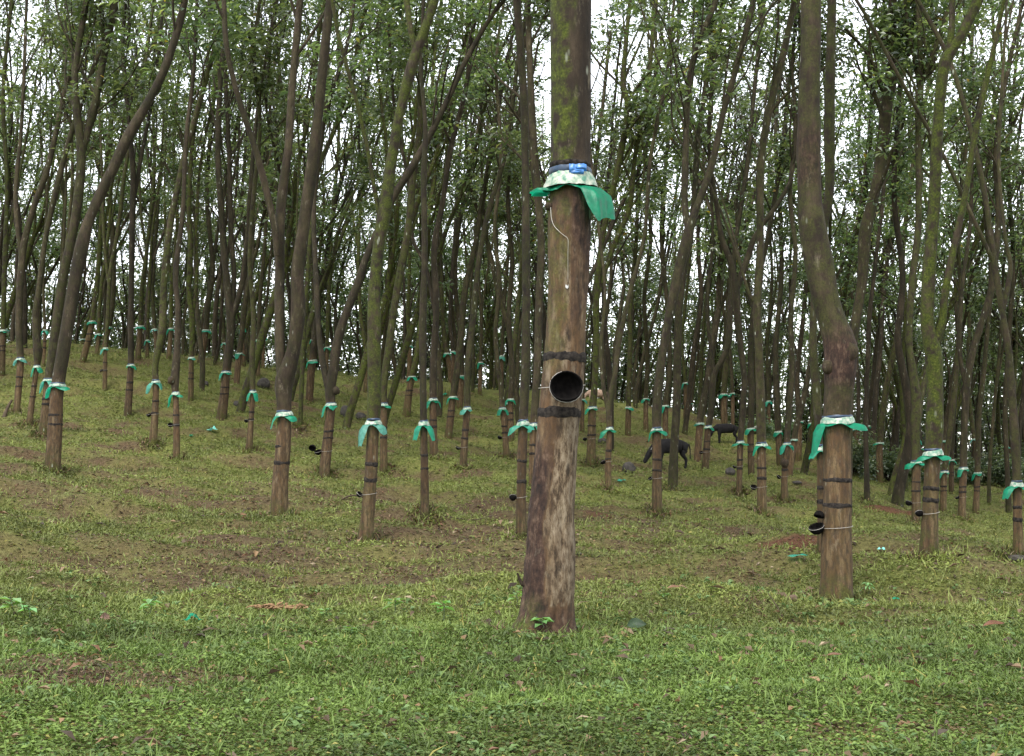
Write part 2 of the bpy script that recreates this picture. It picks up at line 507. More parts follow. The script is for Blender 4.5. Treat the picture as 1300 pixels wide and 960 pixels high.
tag(g, 'grassy sloping plantation floor with brown soil patches', 'ground', kind='structure')


# ------------------------------------------------------------------ leaves
def leaf_quads(P, Dr, Nn, L, Wd, bend=0.12):
    """one folded diamond per leaf: base P, direction Dr, normal Nn"""
    S = np.cross(Dr, Nn); S /= np.linalg.norm(S, axis=1)[:, None] + 1e-9
    L = L[:, None]; Wd = Wd[:, None]
    m = P + Dr * L * 0.5
    v0 = P; v1 = m + S * Wd * 0.5 + Nn * L * bend; v2 = P + Dr * L - Nn * L * 0.1; v3 = m - S * Wd * 0.5 + Nn * L * bend
    V = np.stack([v0, v1, v2, v3], 1).reshape(-1, 3)
    Q = np.arange(len(P) * 4).reshape(-1, 4)
    return V, Q


def rdir(n, rng, zmul=1.0):
    a = rng.normal(size=(n, 3)); a[:, 2] *= zmul
    return a / (np.linalg.norm(a, axis=1)[:, None] + 1e-9)


def whorls(tips, rng, per=12, L=0.15, W=0.055):
    n = len(tips)
    ph = rng.uniform(0, 6.283, (n, per)); el = rng.uniform(-0.75, 0.45, (n, per))
    Dr = np.stack([np.cos(ph) * np.cos(el), np.sin(ph) * np.cos(el), np.sin(el)], -1).reshape(-1, 3)
    P = np.repeat(tips, per, 0) + Dr * rng.uniform(0.05, 0.17, (n * per, 1)) + rng.normal(0, 0.05, (n * per, 3))
    up = np.tile([0, 0, 1.0], (n * per, 1)) + rng.normal(0, 0.35, (n * per, 3))
    Nn = up - Dr * (up * Dr).sum(1)[:, None]; Nn /= np.linalg.norm(Nn, axis=1)[:, None]
    Ls = L * rng.uniform(0.7, 1.25, n * per); Ws = W * rng.uniform(0.75, 1.25, n * per)
    V, Q = leaf_quads(P, Dr, Nn, Ls, Ws)
    clump = np.repeat(rng.uniform(0, 0.55, n), per)
    var = np.clip(clump + rng.uniform(0, 0.45, n * per), 0, 0.96); var[rng.uniform(size=n * per) < 0.004] = 1.0
    return V, Q, np.repeat(var, 4)


# ------------------------------------------------------------------ tree growth
def grow(p, d, r, ztop, rng, g, nodes, zc, lvl=0, sides=6, moss=0.3, lean=None, maxlen=30):
    pts = [p]; rad = [r]; step = 0.55 if lvl else 0.7; ln = 0
    kids = []
    while p[2] < ztop and r > 0.011 and ln < maxlen:
        j = rng.normal(0, 0.085 if lvl == 0 else 0.16, 3)
        d = unit(d + j + np.array([0, 0, 0.035 if lvl == 0 else 0.05]) + (0 if lean is None else lean))
        p = p + d * step; ln += step; r = r * (0.955 if lvl == 0 else 0.88)
        pts.append(p); rad.append(r)
        if p[2] > zc and lvl < 2 and rng.uniform() < (0.62 if lvl == 0 else 0.5):
            kids.append((p, d, r))
        if (p[2] > zc and lvl >= 1) or (lvl == 0 and p[2] > zc + 2.5):
            nodes.append(p)
    if len(pts) > 1:
        P4 = catmull(np.column_stack([pts, rad]), 0.5)
        tube(g, P4[:, :3], P4[:, 3], sides if lvl == 0 else 4, np.tile([0, moss, 0], (len(P4), 1)))
    for (q, dd, rr) in kids:
        az = rng.uniform(0, 6.283); side = np.array([math.cos(az), math.sin(az), 0.25])
        nd = unit(dd * 0.9 + side * rng.uniform(0.4, 0.9))
        grow(q, nd, rr * rng.uniform(0.35, 0.6), q[2] + 4, rng, g, nodes, zc, lvl + 1, 4, moss, None, rng.uniform(1.6, 3.6) if lvl == 0 else rng.uniform(0.8, 1.6))


def crown_mesh(nodes, rng, target, L, W, per=12, g=None):
    nodes = np.array(nodes)
    nt_ = max(1, int(target * .76) // per)
    idx = rng.integers(0, len(nodes), nt_ * 3)
    off = rng.normal(0, 1, (nt_ * 3, 3)) * np.array([0.42, 0.42, 0.28])
    tips = nodes[idx] + off
    s_ = rng.uniform(0, 50)
    ok = vnoise(tips[:, 0] * .65 + s_, tips[:, 1] * .65, tips[:, 2] * .65, s=5) > 0.10      # boughs in clumps with gaps between
    tips, idx = tips[ok][:nt_], idx[ok][:nt_]; nt_ = len(tips)
    if g is not None:      # twigs from limb to whorl
        k = min(nt_, 90)
        A = nodes[idx[:k]]; B = tips[:k]
        for a_, b_ in zip(A, B):
            tube(g, [a_, (a_ + b_) / 2 + [0, 0, -0.03], b_], [0.007, 0.005, 0.003], 3)
    return whorls(tips, rng, per, L, W)


def skirt_mesh(c, r, rng, flaps, seg=28, sc=1.0):
    """flaring plastic skirt with hanging flaps; flaps = list of (angle, half width, hang, outward)"""
    V = []; th = np.linspace(0, 2 * math.pi, seg, endpoint=False)
    rows = 6
    base = rng.uniform(0.020, 0.050, seg) * sc; base = (base + np.roll(base, 1)) / 2
    for k in range(rows):
        u = k / (rows - 1)
        for j, a in enumerate(th):
            out = base[j] * u; dn = 0.03 * u * sc * (1 + 0.4 * math.sin(5 * a))
            for (fa, fw, hg, fo) in flaps:
                da = (a - fa + math.pi) % (2 * math.pi) - math.pi
                wgt = min(1.0, max(0.0, 1 - abs(da) / fw) * 3.0) * (1 - .12 * abs(math.sin(da * 5 + fa)) * u)
                out += wgt * fo * min(1.0, u * 2.4); dn += wgt * hg * max(0, u - .18) * 1.22
            cr = 0.006 * math.sin(a * 9 + k)
            rr = r + 0.004 + out + cr * u
            V.append([c[0] + rr * math.cos(a), c[1] + rr * math.sin(a), c[2] - dn + 0.012 * math.sin(3 * a + 1) * u])
    Q = [[k * seg + j, k * seg + (j + 1) % seg, (k + 1) * seg + (j + 1) % seg, (k + 1) * seg + j] for k in range(rows - 1) for j in range(seg)]
    return np.array(V), np.array(Q)


def ring_mesh(c, r, h, rng, flare=0.0, jag=0.0, seg=24, tilt=0.0, lump=0.002, ax=None):
    V = []; rows = 4
    jt = rng.normal(0, jag, seg); jb = rng.normal(0, jag, seg)
    jt = jt + np.roll(jt, 1) + np.roll(jt, 2) + np.roll(jt, 3); jb = jb + np.roll(jb, 1) + np.roll(jb, 2) + np.roll(jb, 3); jt *= .45; jb *= .45
    jr = rng.normal(0, lump * .7, (4, seg)); jr = (jr + np.roll(jr, 1, 1) + np.roll(jr, 2, 1)) / 2
    ax = np.array([0, 0, 1.0]) if ax is None else ax
    for k in range(rows):
        u = k / (rows - 1)
        for j in range(seg):
            a = 2 * math.pi * j / seg
            rr = r + (1 - u) * flare + (0 if k in (0, 3) else lump) + jr[k][j]
            if k in (0, rows - 1) and flare == 0: rr -= 0.004
            z = (u - 0.5) * h + (jt[j] if u > 0.5 else jb[j]) + tilt * math.cos(a)
            V.append([c[0] + rr * math.cos(a) + ax[0] * z, c[1] + rr * math.sin(a) + ax[1] * z, c[2] + z])
    Q = [[k * seg + j, k * seg + (j + 1) % seg, (k + 1) * seg + (j + 1) % seg, (k + 1) * seg + j] for k in range(rows - 1) for j in range(seg)]
    return np.array(V), np.array(Q)


def stem_at(P4, z):
    """centre and radius of the stem P4 (x,y,z,r rows) at height z"""
    i = int(np.argmin(abs(P4[:, 2] - z)))
    i = min(max(i, 1), len(P4) - 2)
    a, b = (P4[i - 1], P4[i]) if P4[i][2] >= z else (P4[i], P4[i + 1])
    u = np.clip((z - a[2]) / max(b[2] - a[2], 1e-6), 0, 1)
    q = a + (b - a) * u
    return q[:3], q[3], unit(b[:3] - a[:3])


def add_guard(root, P4, zg, rng, flaps=None, bands=True, detail=True, band_z=None, scale=1.0):
    c, r, ax = stem_at(P4, zg)
    seg = 28 if detail else 14
    if flaps is None:
        flaps = []
        if rng.uniform() < 0.85: flaps.append((math.pi + rng.uniform(-0.3, 0.5), rng.uniform(0.5, 0.9), rng.uniform(0.12, 0.30), rng.uniform(0.04, 0.12)))
        if rng.uniform() < 0.75: flaps.append((rng.uniform(-.5, 0.4), rng.uniform(0.4, 0.8), rng.uniform(0.02, 0.2), rng.uniform(0.04, 0.12)))
        if rng.uniform() < 0.3: flaps.append((-math.pi / 2 + rng.uniform(-.5, .5), 0.5, rng.uniform(0.03, 0.1), 0.02))
    flaps = [(a_ + (.25 if math.cos(a_) < 0 else -.25), w_, h_ * rng.uniform(.7, 1.0), o_ * rng.uniform(.6, .9)) for (a_, w_, h_, o_) in flaps]
    # radius enlarged a little so the sheet wraps the bark
    V, Q = skirt_mesh(c, r * 1.06 + 0.002, rng, flaps, seg, scale)
    s = mk('rain_skirt', V - root_loc(root), Q, M_GREEN, root)
    V, Q = ring_mesh(c + ax * 0.02, r * 1.06 + 0.006, 0.05, rng, flare=0.022, jag=0.006, seg=seg, tilt=0.006, lump=0.003, ax=ax)
    mk('collar', V - root_loc(root), Q, M_COLLAR, s).matrix_parent_inverse.identity()
    if detail:
        V, Q = ring_mesh(c + ax * 0.055, r * 1.05 + 0.004, 0.028, rng, jag=0.003, seg=seg, tilt=0.004, ax=ax)
        mk('tie_strap', V - root_loc(root), Q, M_BLUE, s)
    if bands:
        z0 = root_loc(root)[2]; h = zg - z0
        bz = band_z or [z0 + h * rng.uniform(0.64, 0.70), z0 + h * rng.uniform(0.49, 0.56)]
        for z in bz:
            c2, r2, ax2 = stem_at(P4, z)
            V, Q = ring_mesh(c2, r2 * 1.03 + 0.002, 0.042 * rng.uniform(0.8, 1.3), rng, jag=0.005, seg=seg, tilt=rng.uniform(-.006, .006), lump=0.0015, ax=ax2)
            mk('bark_band', V - root_loc(root), Q, M_BAND, root)
    return s


def root_loc(o): return np.array(o.location)


TREES = {}


def build_tree(key, label, xb, yb, yg, wb, stems, moss=0.3, name='rubber_tree', group=None, flaps=None, Dset=None, leaves=2800, knob=None, darks=()):
    """stems: list of lists of (x, y[, width px]); the first starts at the base"""
    rng = np.random.default_rng(abs(hash_(key)))
    if Dset is None:
        base = hit(xb, yb); D = base[1]
    else:
        D = Dset; base = at(xb, yb, D); base[2] = gz(base[0], D)
    ppm = F / D
    r0 = wb / ppm / 2
    root = empty(name, base, label, 'tree', group)
    g = Geo(); nodes = []
    sides = 20 if D < 22 else (12 if D < 34 else 9)
    zg = at(xb, yg, D)[2] if yg else base[2] + 1.45
    P4main = None
    drift = rng.uniform(-0.05, 0.05)
    for si, st in enumerate(stems):
        pts = []
        for k, p in enumerate(st):
            x, y = p[0], p[1]
            hgt = max(0, (yb - y) / ppm)
            off = drift * hgt + (0 if si == 0 else rng.uniform(0.06, 0.12) * (1 if si % 2 else -1) * max(0, (st[0][1] - y) / ppm))
            q = at(x, y, D + off)
            if len(p) > 2: r = p[2] / ppm / 2
            else: r = None
            pts.append([q[0], q[1], q[2], r if r is not None else -1])
        if si == 0:
            pts[0][2] = base[2] - 0.02
        # default radii
        for k, p in enumerate(pts):
            if p[3] < 0:
                h = max(0, p[2] - base[2])
                if si == 0: p[3] = r0 * (0.86 * math.exp(-h * 0.055) + 0.20 * math.exp(-h * 8))
                else: p[3] = (pts[k - 1][3] * 0.93 if k else r0 * 0.55)
        if si == 0:
            # flare below ground
            b = list(pts[0]); b[2] -= 0.25; b[3] *= 1.15; pts.insert(0, b)
        P4 = catmull(pts, 0.10 if D < 22 else 0.2)
        # small natural wobble
        hh = P4[:, 2] - base[2]
        P4[:, 3] = np.maximum(P4[:, 3] * (1 + 0.05 * vnoise(hh * 1.7 + si * 9, hh * 0 + hash_(key) % 50)), 0.012)
        if si == 0: P4main = P4
        zz = P4[:, 2]
        panel = (1 - smooth(zg - 0.02, zg + 0.03, zz)) if (yg and si == 0) else np.zeros(len(zz))
        mo = np.full(len(zz), moss) * (1 - 0.75 * panel) + 0.7 * (1 - smooth(0.0, 0.35, zz - base[2]))
        dz_ = np.zeros(len(zz))
        for (ya, yb_, am) in darks:
            za, zb = at(xb, yb_, D)[2], at(xb, ya, D)[2]
            dz_ = np.maximum(dz_, am * smooth(za - .06, za + .04, zz) * (1 - smooth(zb - .04, zb + .06, zz)))
        tube(g, P4[:, :3], P4[:, 3], sides, np.column_stack([panel, mo * (1 - dz_), dz_]), rough=0.13 if D < 30 else 0.08, seed=hash_(key) % 900)
        # continue upward beyond the traced part
        d = unit(P4[-1, :3] - P4[-3, :3])
        d = unit(d + np.array([0, rng.normal(0, 0.05), 0.15]))
        zt = base[2] + rng.uniform(13.5, 17.5); zc = base[2] + (rng.uniform(6.0, 8.2) if D > 30 else rng.uniform(6.2, 7.4))
        # side limbs along the traced stem
        hz = zc + rng.uniform(0, 0.6)
        while hz < P4[-1, 2] - 0.3:
            cc, cr, cax = stem_at(P4, hz)
            az = rng.uniform(0, 6.283)
            nd = unit(cax * rng.uniform(0.8, 1.3) + np.array([math.cos(az), math.sin(az), 0.2]) * rng.uniform(0.4, 0.8))
            grow(cc, nd, max(0.016, cr * rng.uniform(0.3, 0.5)), hz + 5, rng, g, nodes, zc - 0.8, 1, 4, moss, None, rng.uniform(1.0, 2.6))
            hz += rng.uniform(0.35, 0.9)
        if zt > P4[-1, 2] + 0.5:
            rr = P4[-1, 3]
            grow(P4[-1, :3], d, rr * 0.97, zt, rng, g, nodes, zc, 0, 8, moss)
            # one fork higher up
            if len(stems) < 3:
                q = P4[-1, :3]
                az = rng.uniform(0, 6.28)
                grow(q, unit(d + 0.4 * np.array([math.cos(az), math.sin(az) * 0.6, 0.5])), rr * 0.7, zt - 1, rng, g, nodes, zc, 0, 7, moss)
    if knob:
        for (kx, ky, kr) in knob:
            q = at(kx, ky, D - 0.02); kr = kr / ppm
            ball(g, q, kr, rng)
    if len(nodes) < 5:
        nodes = [P4main[-1, :3] + rng.normal(0, 0.8, 3) + [0, 0, 1.5] for _ in range(12)]
    far = D > 30
    cv, cq, var = crown_mesh(nodes, rng, leaves, 0.185 if not far else 0.20, 0.072 if not far else 0.080, 12, g)
    Vt, Qt, At = g.get()
    mk('trunk', Vt - base, Qt, M_BARK, root, {'prop': At})
    mk('crown', cv - base, cq, M_LEAF, root, {'var': var}, smooth_sh=False)
    if yg:
        add_guard(root, P4main, zg, rng, flaps, bands=D < 52, detail=D < 42)
    TREES[key] = dict(root=root, P4=P4main, D=D, ppm=ppm, zg=zg, base=base)
    return root


def hash_(s):
    h = 2166136261
    for ch in s: h = ((h ^ ord(ch)) * 16777619) & 0xFFFFFFFF
    return h


def ball(g, c, r, rng, sx=1.0, sz=1.15):
    n, m = 12, 8
    V = []
    for i_ in range(m + 1):
        ph = -math.pi / 2 + math.pi * i_ / m
        for j_ in range(n):
            a = 2 * math.pi * j_ / n
            k = 1 + 0.22 * float(vnoise([math.cos(a) * 1.7 + c[0] * 3], [math.sin(a) * 1.7], [ph * 1.3], s=4)[0])
            V.append([c[0] + r * k * sx * math.cos(ph) * math.cos(a), c[1] + r * k * math.cos(ph) * math.sin(a), c[2] + r * sz * k * math.sin(ph)])
    Q = [[i_ * n + j_, i_ * n + (j_ + 1) % n, (i_ + 1) * n + (j_ + 1) % n, (i_ + 1) * n + j_] for i_ in range(m) for j_ in range(n)]
    g.add(np.array(V), np.array(Q), np.tile([0, 0.15, 0.4], (len(V), 1)))


# ------------------------------------------------------------------ the hand-traced trees: pixel paths of the stems, unprojected to each tree's own depth
pi = math.pi
T = build_tree
# --- left part of the plantation
T('A', 'dark rubber tree leaning far to the right, at the left front of the slope', 67, 598, 491, 21,
  [[(67, 598, 21), (70, 545, 18), (73, 491, 17), (80, 450, 17), (88, 400, 17), (96, 350, 17), (103, 317, 18), (110, 288, 14), (122, 258, 13), (143, 215, 13), (162, 175, 14), (187, 131, 12), (207, 92, 11), (222, 50, 10), (235, 0, 9)]], 0.15)
T('B', 'tall forked rubber tree standing close behind the dark right-leaning tree at left', 56, 553, 484, 14,
  [[(56, 553, 14), (62, 484, 12), (67, 450, 13), (79, 360, 12), (96, 275, 12), (103, 200, 12), (96, 125, 9), (97, 78, 8), (110, 0, 8)], [(101, 205, 9), (112, 165, 9), (121, 130, 9), (134, 62, 9), (148, 0, 9)]], 0.4)
T('C', 'rubber tree with a broken stub beside its foot, beside the left picture edge', 21, 526, 457, 9,
  [[(21, 526, 9), (24, 490, 8), (26, 457, 9), (24, 405, 9), (29, 320, 9), (41, 270, 8), (60, 215, 8), (75, 150, 7), (92, 70, 7), (110, 0, 6)], [(27, 330, 6), (20, 250, 6), (28, 150, 5), (34, 0, 4)]], 0.2)
T('D', 'thin rubber tree swollen above its teal skirt, between two thicker left trees', 37, 541, 467, 9,
  [[(37, 541, 9), (42, 500, 7), (47, 467, 7), (48, 448, 12), (46, 425, 9), (45, 400, 8), (49, 372, 8), (58, 302, 7), (73, 235, 8), (83, 195, 7), (97, 150, 7), (128, 60, 6), (150, 0, 5)]], 0.3, knob=[(48, 446, 6)])
T('E', 'short-skirted slim rubber tree on the crest with a wide bright green cap', 133, 497, 443, 6,
  [[(133, 497, 6), (134, 443, 5), (137, 400, 5), (140, 346, 5), (150, 290, 5), (160, 210, 5), (182, 100, 4), (195, 0, 4)], [(139, 370, 4), (132, 300, 4), (128, 180, 3), (120, 60, 3)]], 0.6, leaves=2000)
T('F', 'straight rubber tree with one dark band and a frayed grey collar, on the left slope', 162, 529, 465, 9,
  [[(162, 529, 10), (166, 465, 8), (166, 418, 8), (167, 350, 7), (168, 287, 8), (169, 220, 7), (163, 150, 6), (156, 60, 5), (160, 0, 4)], [(169, 260, 5), (181, 190, 5), (196, 110, 4), (208, 0, 4)]], 0.15, flaps=[(0.0, 0.4, 0.12, 0.05)])
T('G', 'mossy left-slope rubber tree with a cup on its left side and open skirt', 194, 565, 486, 10,
  [[(194, 565, 11), (197, 520, 8.5), (198, 486, 8), (197, 464, 8), (206, 418, 10), (208, 360, 9), (216, 287, 9), (225, 240, 8), (237, 187, 8), (255, 125, 7), (272, 62, 6), (285, 0, 5)]], 0.6)
T('H', 'knobbly pale thin rubber tree with a cup hung left and a large green flap', 224, 584, 501, 9.5,
  [[(224, 584, 10), (224, 540, 8), (223, 501, 8), (222, 482, 11), (225, 443, 9), (226, 393, 7), (223, 345, 7), (232, 270, 6), (236, 180, 6), (246, 90, 5), (250, 0, 4)]], 0.1, knob=[(218, 483, 5)], flaps=[(pi - .2, 0.7, 0.28, 0.09), (0, .5, .06, .07)])
T('I', 'yellow-mossed twin-stemmed rubber tree on the upper left slope', 242, 509, 455, 7,
  [[(242, 509, 7.5), (243, 455, 6.5), (244, 405, 8), (240, 370, 7), (242, 317, 7), (240, 258, 6), (246, 170, 5), (262, 90, 4), (268, 0, 4)], [(243, 410, 5), (250, 350, 5), (249, 290, 5), (256, 200, 4), (280, 90, 4), (301, 0, 3)]], 1.0)
T('J', 'thick rubber tree splitting into three stems, on the upper left slope', 281, 533, 474, 13,
  [[(281, 533, 14), (285, 500, 11.5), (287, 474, 11), (291, 440, 11), (293, 408, 12), (287, 346, 9), (280, 258, 8), (277, 156, 7), (288, 0, 6)], [(294, 405, 8), (297, 350, 7), (293, 290, 7), (291, 200, 6), (285, 60, 5), (284, 0, 5)], [(295, 402, 8), (306, 365, 7), (314, 300, 6), (318, 240, 6), (326, 150, 5), (340, 60, 5), (352, 0, 4)]], 0.2)
T('K', 'slender rubber tree with a ringed dark band just left of the thick forked pale-footed tree', 316, 575, 499, 9,
  [[(316, 575, 9.5), (319, 530, 7), (321, 499, 7), (320, 456, 7), (322, 400, 7), (317, 330, 6), (322, 250, 6), (330, 160, 5), (322, 70, 5), (330, 0, 4)]], 0.5)
T('L', 'thick pale-footed rubber tree forking into two tall trunks just above its collar', 354, 658, 528, 23,
  [[(354, 658, 25), (356, 620, 21), (359, 570, 19), (361, 528, 18), (360, 500, 22), (361, 482, 24), (372, 447, 17), (378, 400, 18), (378, 346, 17), (385, 290, 15), (395, 220, 15), (403, 155, 13), (409, 94, 12), (419, 0, 11)],
   [(358, 490, 12), (355, 430, 13), (355, 332, 12), (357, 258, 12), (366, 187, 11), (371, 110, 10), (381, 0, 9)],
   [(352, 325, 8), (348, 285, 9), (328, 203, 8), (303, 125, 7), (288, 62, 7), (284, 0, 6)]], 0.15, flaps=[(pi, .5, .16, .04), (-.3, .45, .06, .07)])
T('M', 'rubber tree with a dark burl where it splits, right limb arching far over', 411, 608, 515, 15,
  [[(411, 608, 15), (416, 560, 12.5), (420, 515, 12), (419, 497, 13), (424, 465, 12), (427, 440, 12), (437, 404, 11), (454, 360, 10), (469, 317, 9), (497, 255, 9), (519, 219, 10), (544, 175, 9), (569, 125, 8), (590, 80, 7), (618, 30, 6), (640, 0, 5)],
   [(417, 497, 8), (408, 450, 8), (404, 410, 7), (401, 346, 7), (399, 258, 6), (412, 150, 6), (440, 60, 5), (450, 0, 4)]], 0.15, knob=[(427, 496, 4.5)])
T('N', 'mossy white-spotted rubber tree with dark blue tie and two long green flaps', 463, 692, 539, 19,
  [[(463, 692, 21), (467, 650, 17.5), (471, 600, 16), (474, 539, 15.5), (475, 513, 18), (475, 495, 17), (475, 430, 17), (475, 375, 15), (480, 317, 15), (488, 270, 17), (497, 205, 14), (508, 141, 13), (519, 98, 14), (528, 68, 13), (542, 30, 11), (552, 0, 11)],
   [(527, 66, 8), (520, 30, 8), (516, 0, 8)], [(484, 290, 6), (479, 262, 6)]], 0.85, flaps=[(pi + .25, .62, .30, .09), (-.2, .55, .14, .08)], knob=[(475, 494, 5)])
T('N2', 'rubber tree half hidden directly behind the mossy white-spotted one, leaning right', 487, 600, 515, 10,
  [[(487, 600, 11), (487, 560, 9), (487, 515, 9), (488, 480, 9), (494, 440, 10), (504, 370, 10), (519, 288, 10), (524, 229, 9), (534, 156, 9), (534, 94, 7), (545, 0, 6)]], 0.6, flaps=[(0, .5, .05, .09)])
T('P', 'slim straight rubber tree standing on bare brown earth in the middle', 539, 657, 540, 12,
  [[(539, 657, 13), (539, 600, 10), (538, 540, 9), (537, 480, 9), (537, 400, 9), (539, 330, 8), (538, 229, 8), (540, 160, 6), (534, 80, 5), (538, 0, 4)]], 0.25)
T('Q', 'dark-stemmed rubber tree behind and right of the slim one on bare brown earth', 551, 582, 509, 11,
  [[(551, 582, 12), (550, 540, 9.5), (550, 509, 9), (550, 463, 9), (554, 390, 8), (551, 317, 8), (562, 258, 7), (572, 190, 7), (592, 110, 6), (600, 40, 5), (612, 0, 5)], [(553, 400, 6), (541, 340, 5), (523, 300, 5), (520, 240, 4), (500, 130, 4), (492, 0, 3)]], 0.1)
T('R', 'right-leaning rubber tree whose upper trunk curves mossy green, top of the middle slope', 516, 528, 479, 10,
  [[(516, 528, 11), (519, 500, 9), (523, 479, 8.5), (530, 447, 8), (536, 400, 8), (537, 360, 7), (541, 290, 7), (553, 210, 6), (549, 110, 5), (560, 0, 4)]], 0.9)
T('S', 'leaning rubber tree with a ruffled green skirt at mid slope', 569, 557, 505, 10,
  [[(569, 557, 11), (572, 530, 9), (575, 505, 9), (583, 450, 9), (590, 370, 8), (602, 317, 7), (612, 258, 7), (625, 180, 6), (641, 90, 5), (660, 0, 4)]], 0.35)
T('T', 'reddish-footed rubber tree with a cup at its left, right of the ruffled-skirt tree', 588, 595, 520, 9.5,
  [[(588, 595, 10), (590, 555, 8.5), (593, 520, 8), (594, 463, 8), (601, 400, 8), (608, 330, 7), (620, 270, 7), (640, 200, 6), (651, 130, 6), (660, 60, 5), (672, 0, 5)]], 0.4)
T('U', 'pale rubber tree peeking out behind the ruffled-skirt tree', 583, 520, 478, 8,
  [[(583, 520, 9), (585, 478, 8), (585, 430, 7), (578, 360, 6), (582, 290, 6), (600, 200, 5), (618, 90, 4), (622, 0, 4)]], 0.2, leaves=1800)
T('V', 'crooked thin rubber tree with a cup on its left, left of the thick central trunk', 643, 583, 520, 8,
  [[(643, 583, 9), (641, 550, 7.5), (638, 520, 7.5), (636, 490, 7), (632, 465, 6), (629, 420, 6), (634, 360, 6), (628, 290, 5), (636, 200, 5), (630, 80, 4), (640, 0, 4)]], 0.3)
T('W', 'slim rubber tree squeezed between the crooked thin tree and the central trunk', 649, 560, 508, 7,
  [[(649, 560, 8), (648, 508, 7), (650, 470, 7), (646, 400, 6), (650, 330, 6), (645, 240, 5), (661, 130, 5), (668, 0, 4)]], 0.2, leaves=1800)
T('Y', 'dark rubber tree touching the massive central trunk on its left, low cup at left', 662, 683, 540, 14,
  [[(662, 683, 15), (662, 620, 12.5), (664, 540, 12), (667, 480, 12), (668, 420, 11), (668, 347, 10), (667, 213, 10), (665, 120, 10), (656, 0, 10)]], 0.3, flaps=[(pi, .6, .12, .12), (0, .5, .05, .06)])
T('Z', 'rubber tree mostly hidden behind the central trunk, showing a dark upper stem', 676, 620, 541, 11,
  [[(676, 620, 11), (678, 541, 10), (682, 470, 10), (684, 397, 10), (687, 313, 10), (682, 240, 11), (677, 190, 11), (672, 62, 8), (670, 0, 7)]], 0.2)
# --- right of the central trunk
T('a1', 'moss-green rubber tree right of the coconut cup, with a wide white collar', 750, 590, 519, 12,
  [[(750, 590, 13), (751, 555, 11), (752, 519, 10.5), (755, 490, 9), (757, 433, 8), (757, 380, 8), (765, 300, 7), (781, 228, 8), (797, 141, 9), (791, 109, 8), (794, 60, 6), (800, 0, 5)], [(756, 385, 6), (776, 320, 7), (799, 264, 7), (806, 200, 6), (822, 110, 6), (831, 16, 6)]], 0.9, flaps=[(pi, .6, .2, .1)])
T('a2', 'slender rubber tree forking just above its green-flapped skirt, black cup below', 772, 621, 546, 8.5,
  [[(772, 621, 9), (772, 585, 7.5), (774, 546, 7), (773, 515, 8), (780, 480, 7), (786, 433, 7), (800, 370, 6), (818, 300, 5), (826, 200, 5), (846, 100, 4), (856, 0, 4)], [(773, 525, 5), (766, 490, 5), (763, 440, 5), (768, 370, 4), (760, 290, 4), (748, 180, 4), (742, 90, 4)]], 0.3, flaps=[(pi, .6, .16, .14), (0, .5, .04, .06)])
T('a3', 'straight mossy rubber tree on the crest line right of the centre', 797, 552, 518, 8,
  [[(797, 552, 8), (798, 518, 7), (799, 477, 7), (800, 430, 6), (800, 390, 6), (808, 300, 5), (812, 200, 5), (832, 90, 4), (830, 0, 4)]], 0.7, leaves=1900)
T('a4', 'small rubber tree with drooping teal skirt on the crest behind the mossy straight one', 820, 549, 507, 7,
  [[(820, 549, 7), (820, 507, 6), (822, 450, 6), (818, 380, 5), (826, 300, 5), (820, 200, 4), (836, 80, 4), (845, 0, 3)]], 0.3, leaves=1800)
T('a5', 'orange-footed, blue-tied rubber tree standing before the nearer grazing black cow', 834, 651, 547, 13,
  [[(834, 651, 14), (834, 610, 12), (834, 547, 11.5), (834, 520, 12), (835, 500, 11.5), (839, 465, 11), (844, 433, 11), (852, 390, 12), (860, 350, 13), (873, 300, 13), (876, 288, 12), (885, 262, 9), (903, 212, 9), (919, 141, 8), (937, 78, 8), (957, 0, 7)],
   [(875, 300, 9), (869, 255, 9), (870, 219, 9), (873, 125, 8), (884, 62, 8), (906, 10, 7)]], 0.25, flaps=[(pi - .1, .55, .24, .06), (-.1, .5, .08, .09)])
T('a6', 'bare-collared dark rubber tree covering the hind part of the grazing cow', 854, 622, None, 12,
  [[(854, 622, 13), (856, 565, 11), (859, 515, 10.5), (860, 440, 10), (862, 390, 10), (868, 340, 10), (880, 270, 8), (886, 180, 7), (898, 90, 6), (905, 0, 5)]], 0.3)
T('a7', 'rubber tree behind the blue-tied one near the cow, banded twice', 845, 560, 516, 8,
  [[(845, 560, 8), (845, 516, 7.5), (850, 470, 7), (848, 400, 6), (840, 300, 6), (846, 200, 5), (858, 100, 4), (862, 0, 4)]], 0.3)
T('a8', 'right-leaning rubber tree just left of the farther black cow', 895, 597, 543, 9.5,
  [[(895, 597, 10), (897, 570, 9), (899, 543, 8), (902, 527, 8), (906, 477, 8), (914, 462, 8), (925, 433, 8), (928, 370, 7), (935, 300, 6), (950, 200, 6), (958, 110, 5), (970, 0, 5)], [(907, 475, 5), (902, 440, 5), (898, 380, 5), (905, 300, 4), (900, 200, 4)]], 0.25)
T('a9', 'reddish leaning rubber tree without a skirt on the crest left of the far cow', 869, 551, None, 7,
  [[(869, 551, 8), (875, 507, 6.5), (880, 450, 6), (890, 380, 6), (886, 300, 5), (893, 200, 4), (910, 80, 4), (915, 0, 3)]], 0.1, leaves=1800)
T('b1', 'rubber tree with broad turquoise skirt standing at the far cow rump', 920, 545, 501, 8,
  [[(920, 545, 9), (919, 501, 8), (922, 460, 8), (924, 400, 8), (930, 310, 6), (945, 230, 5), (960, 100, 4), (965, 0, 4)]], 0.5, leaves=1900)
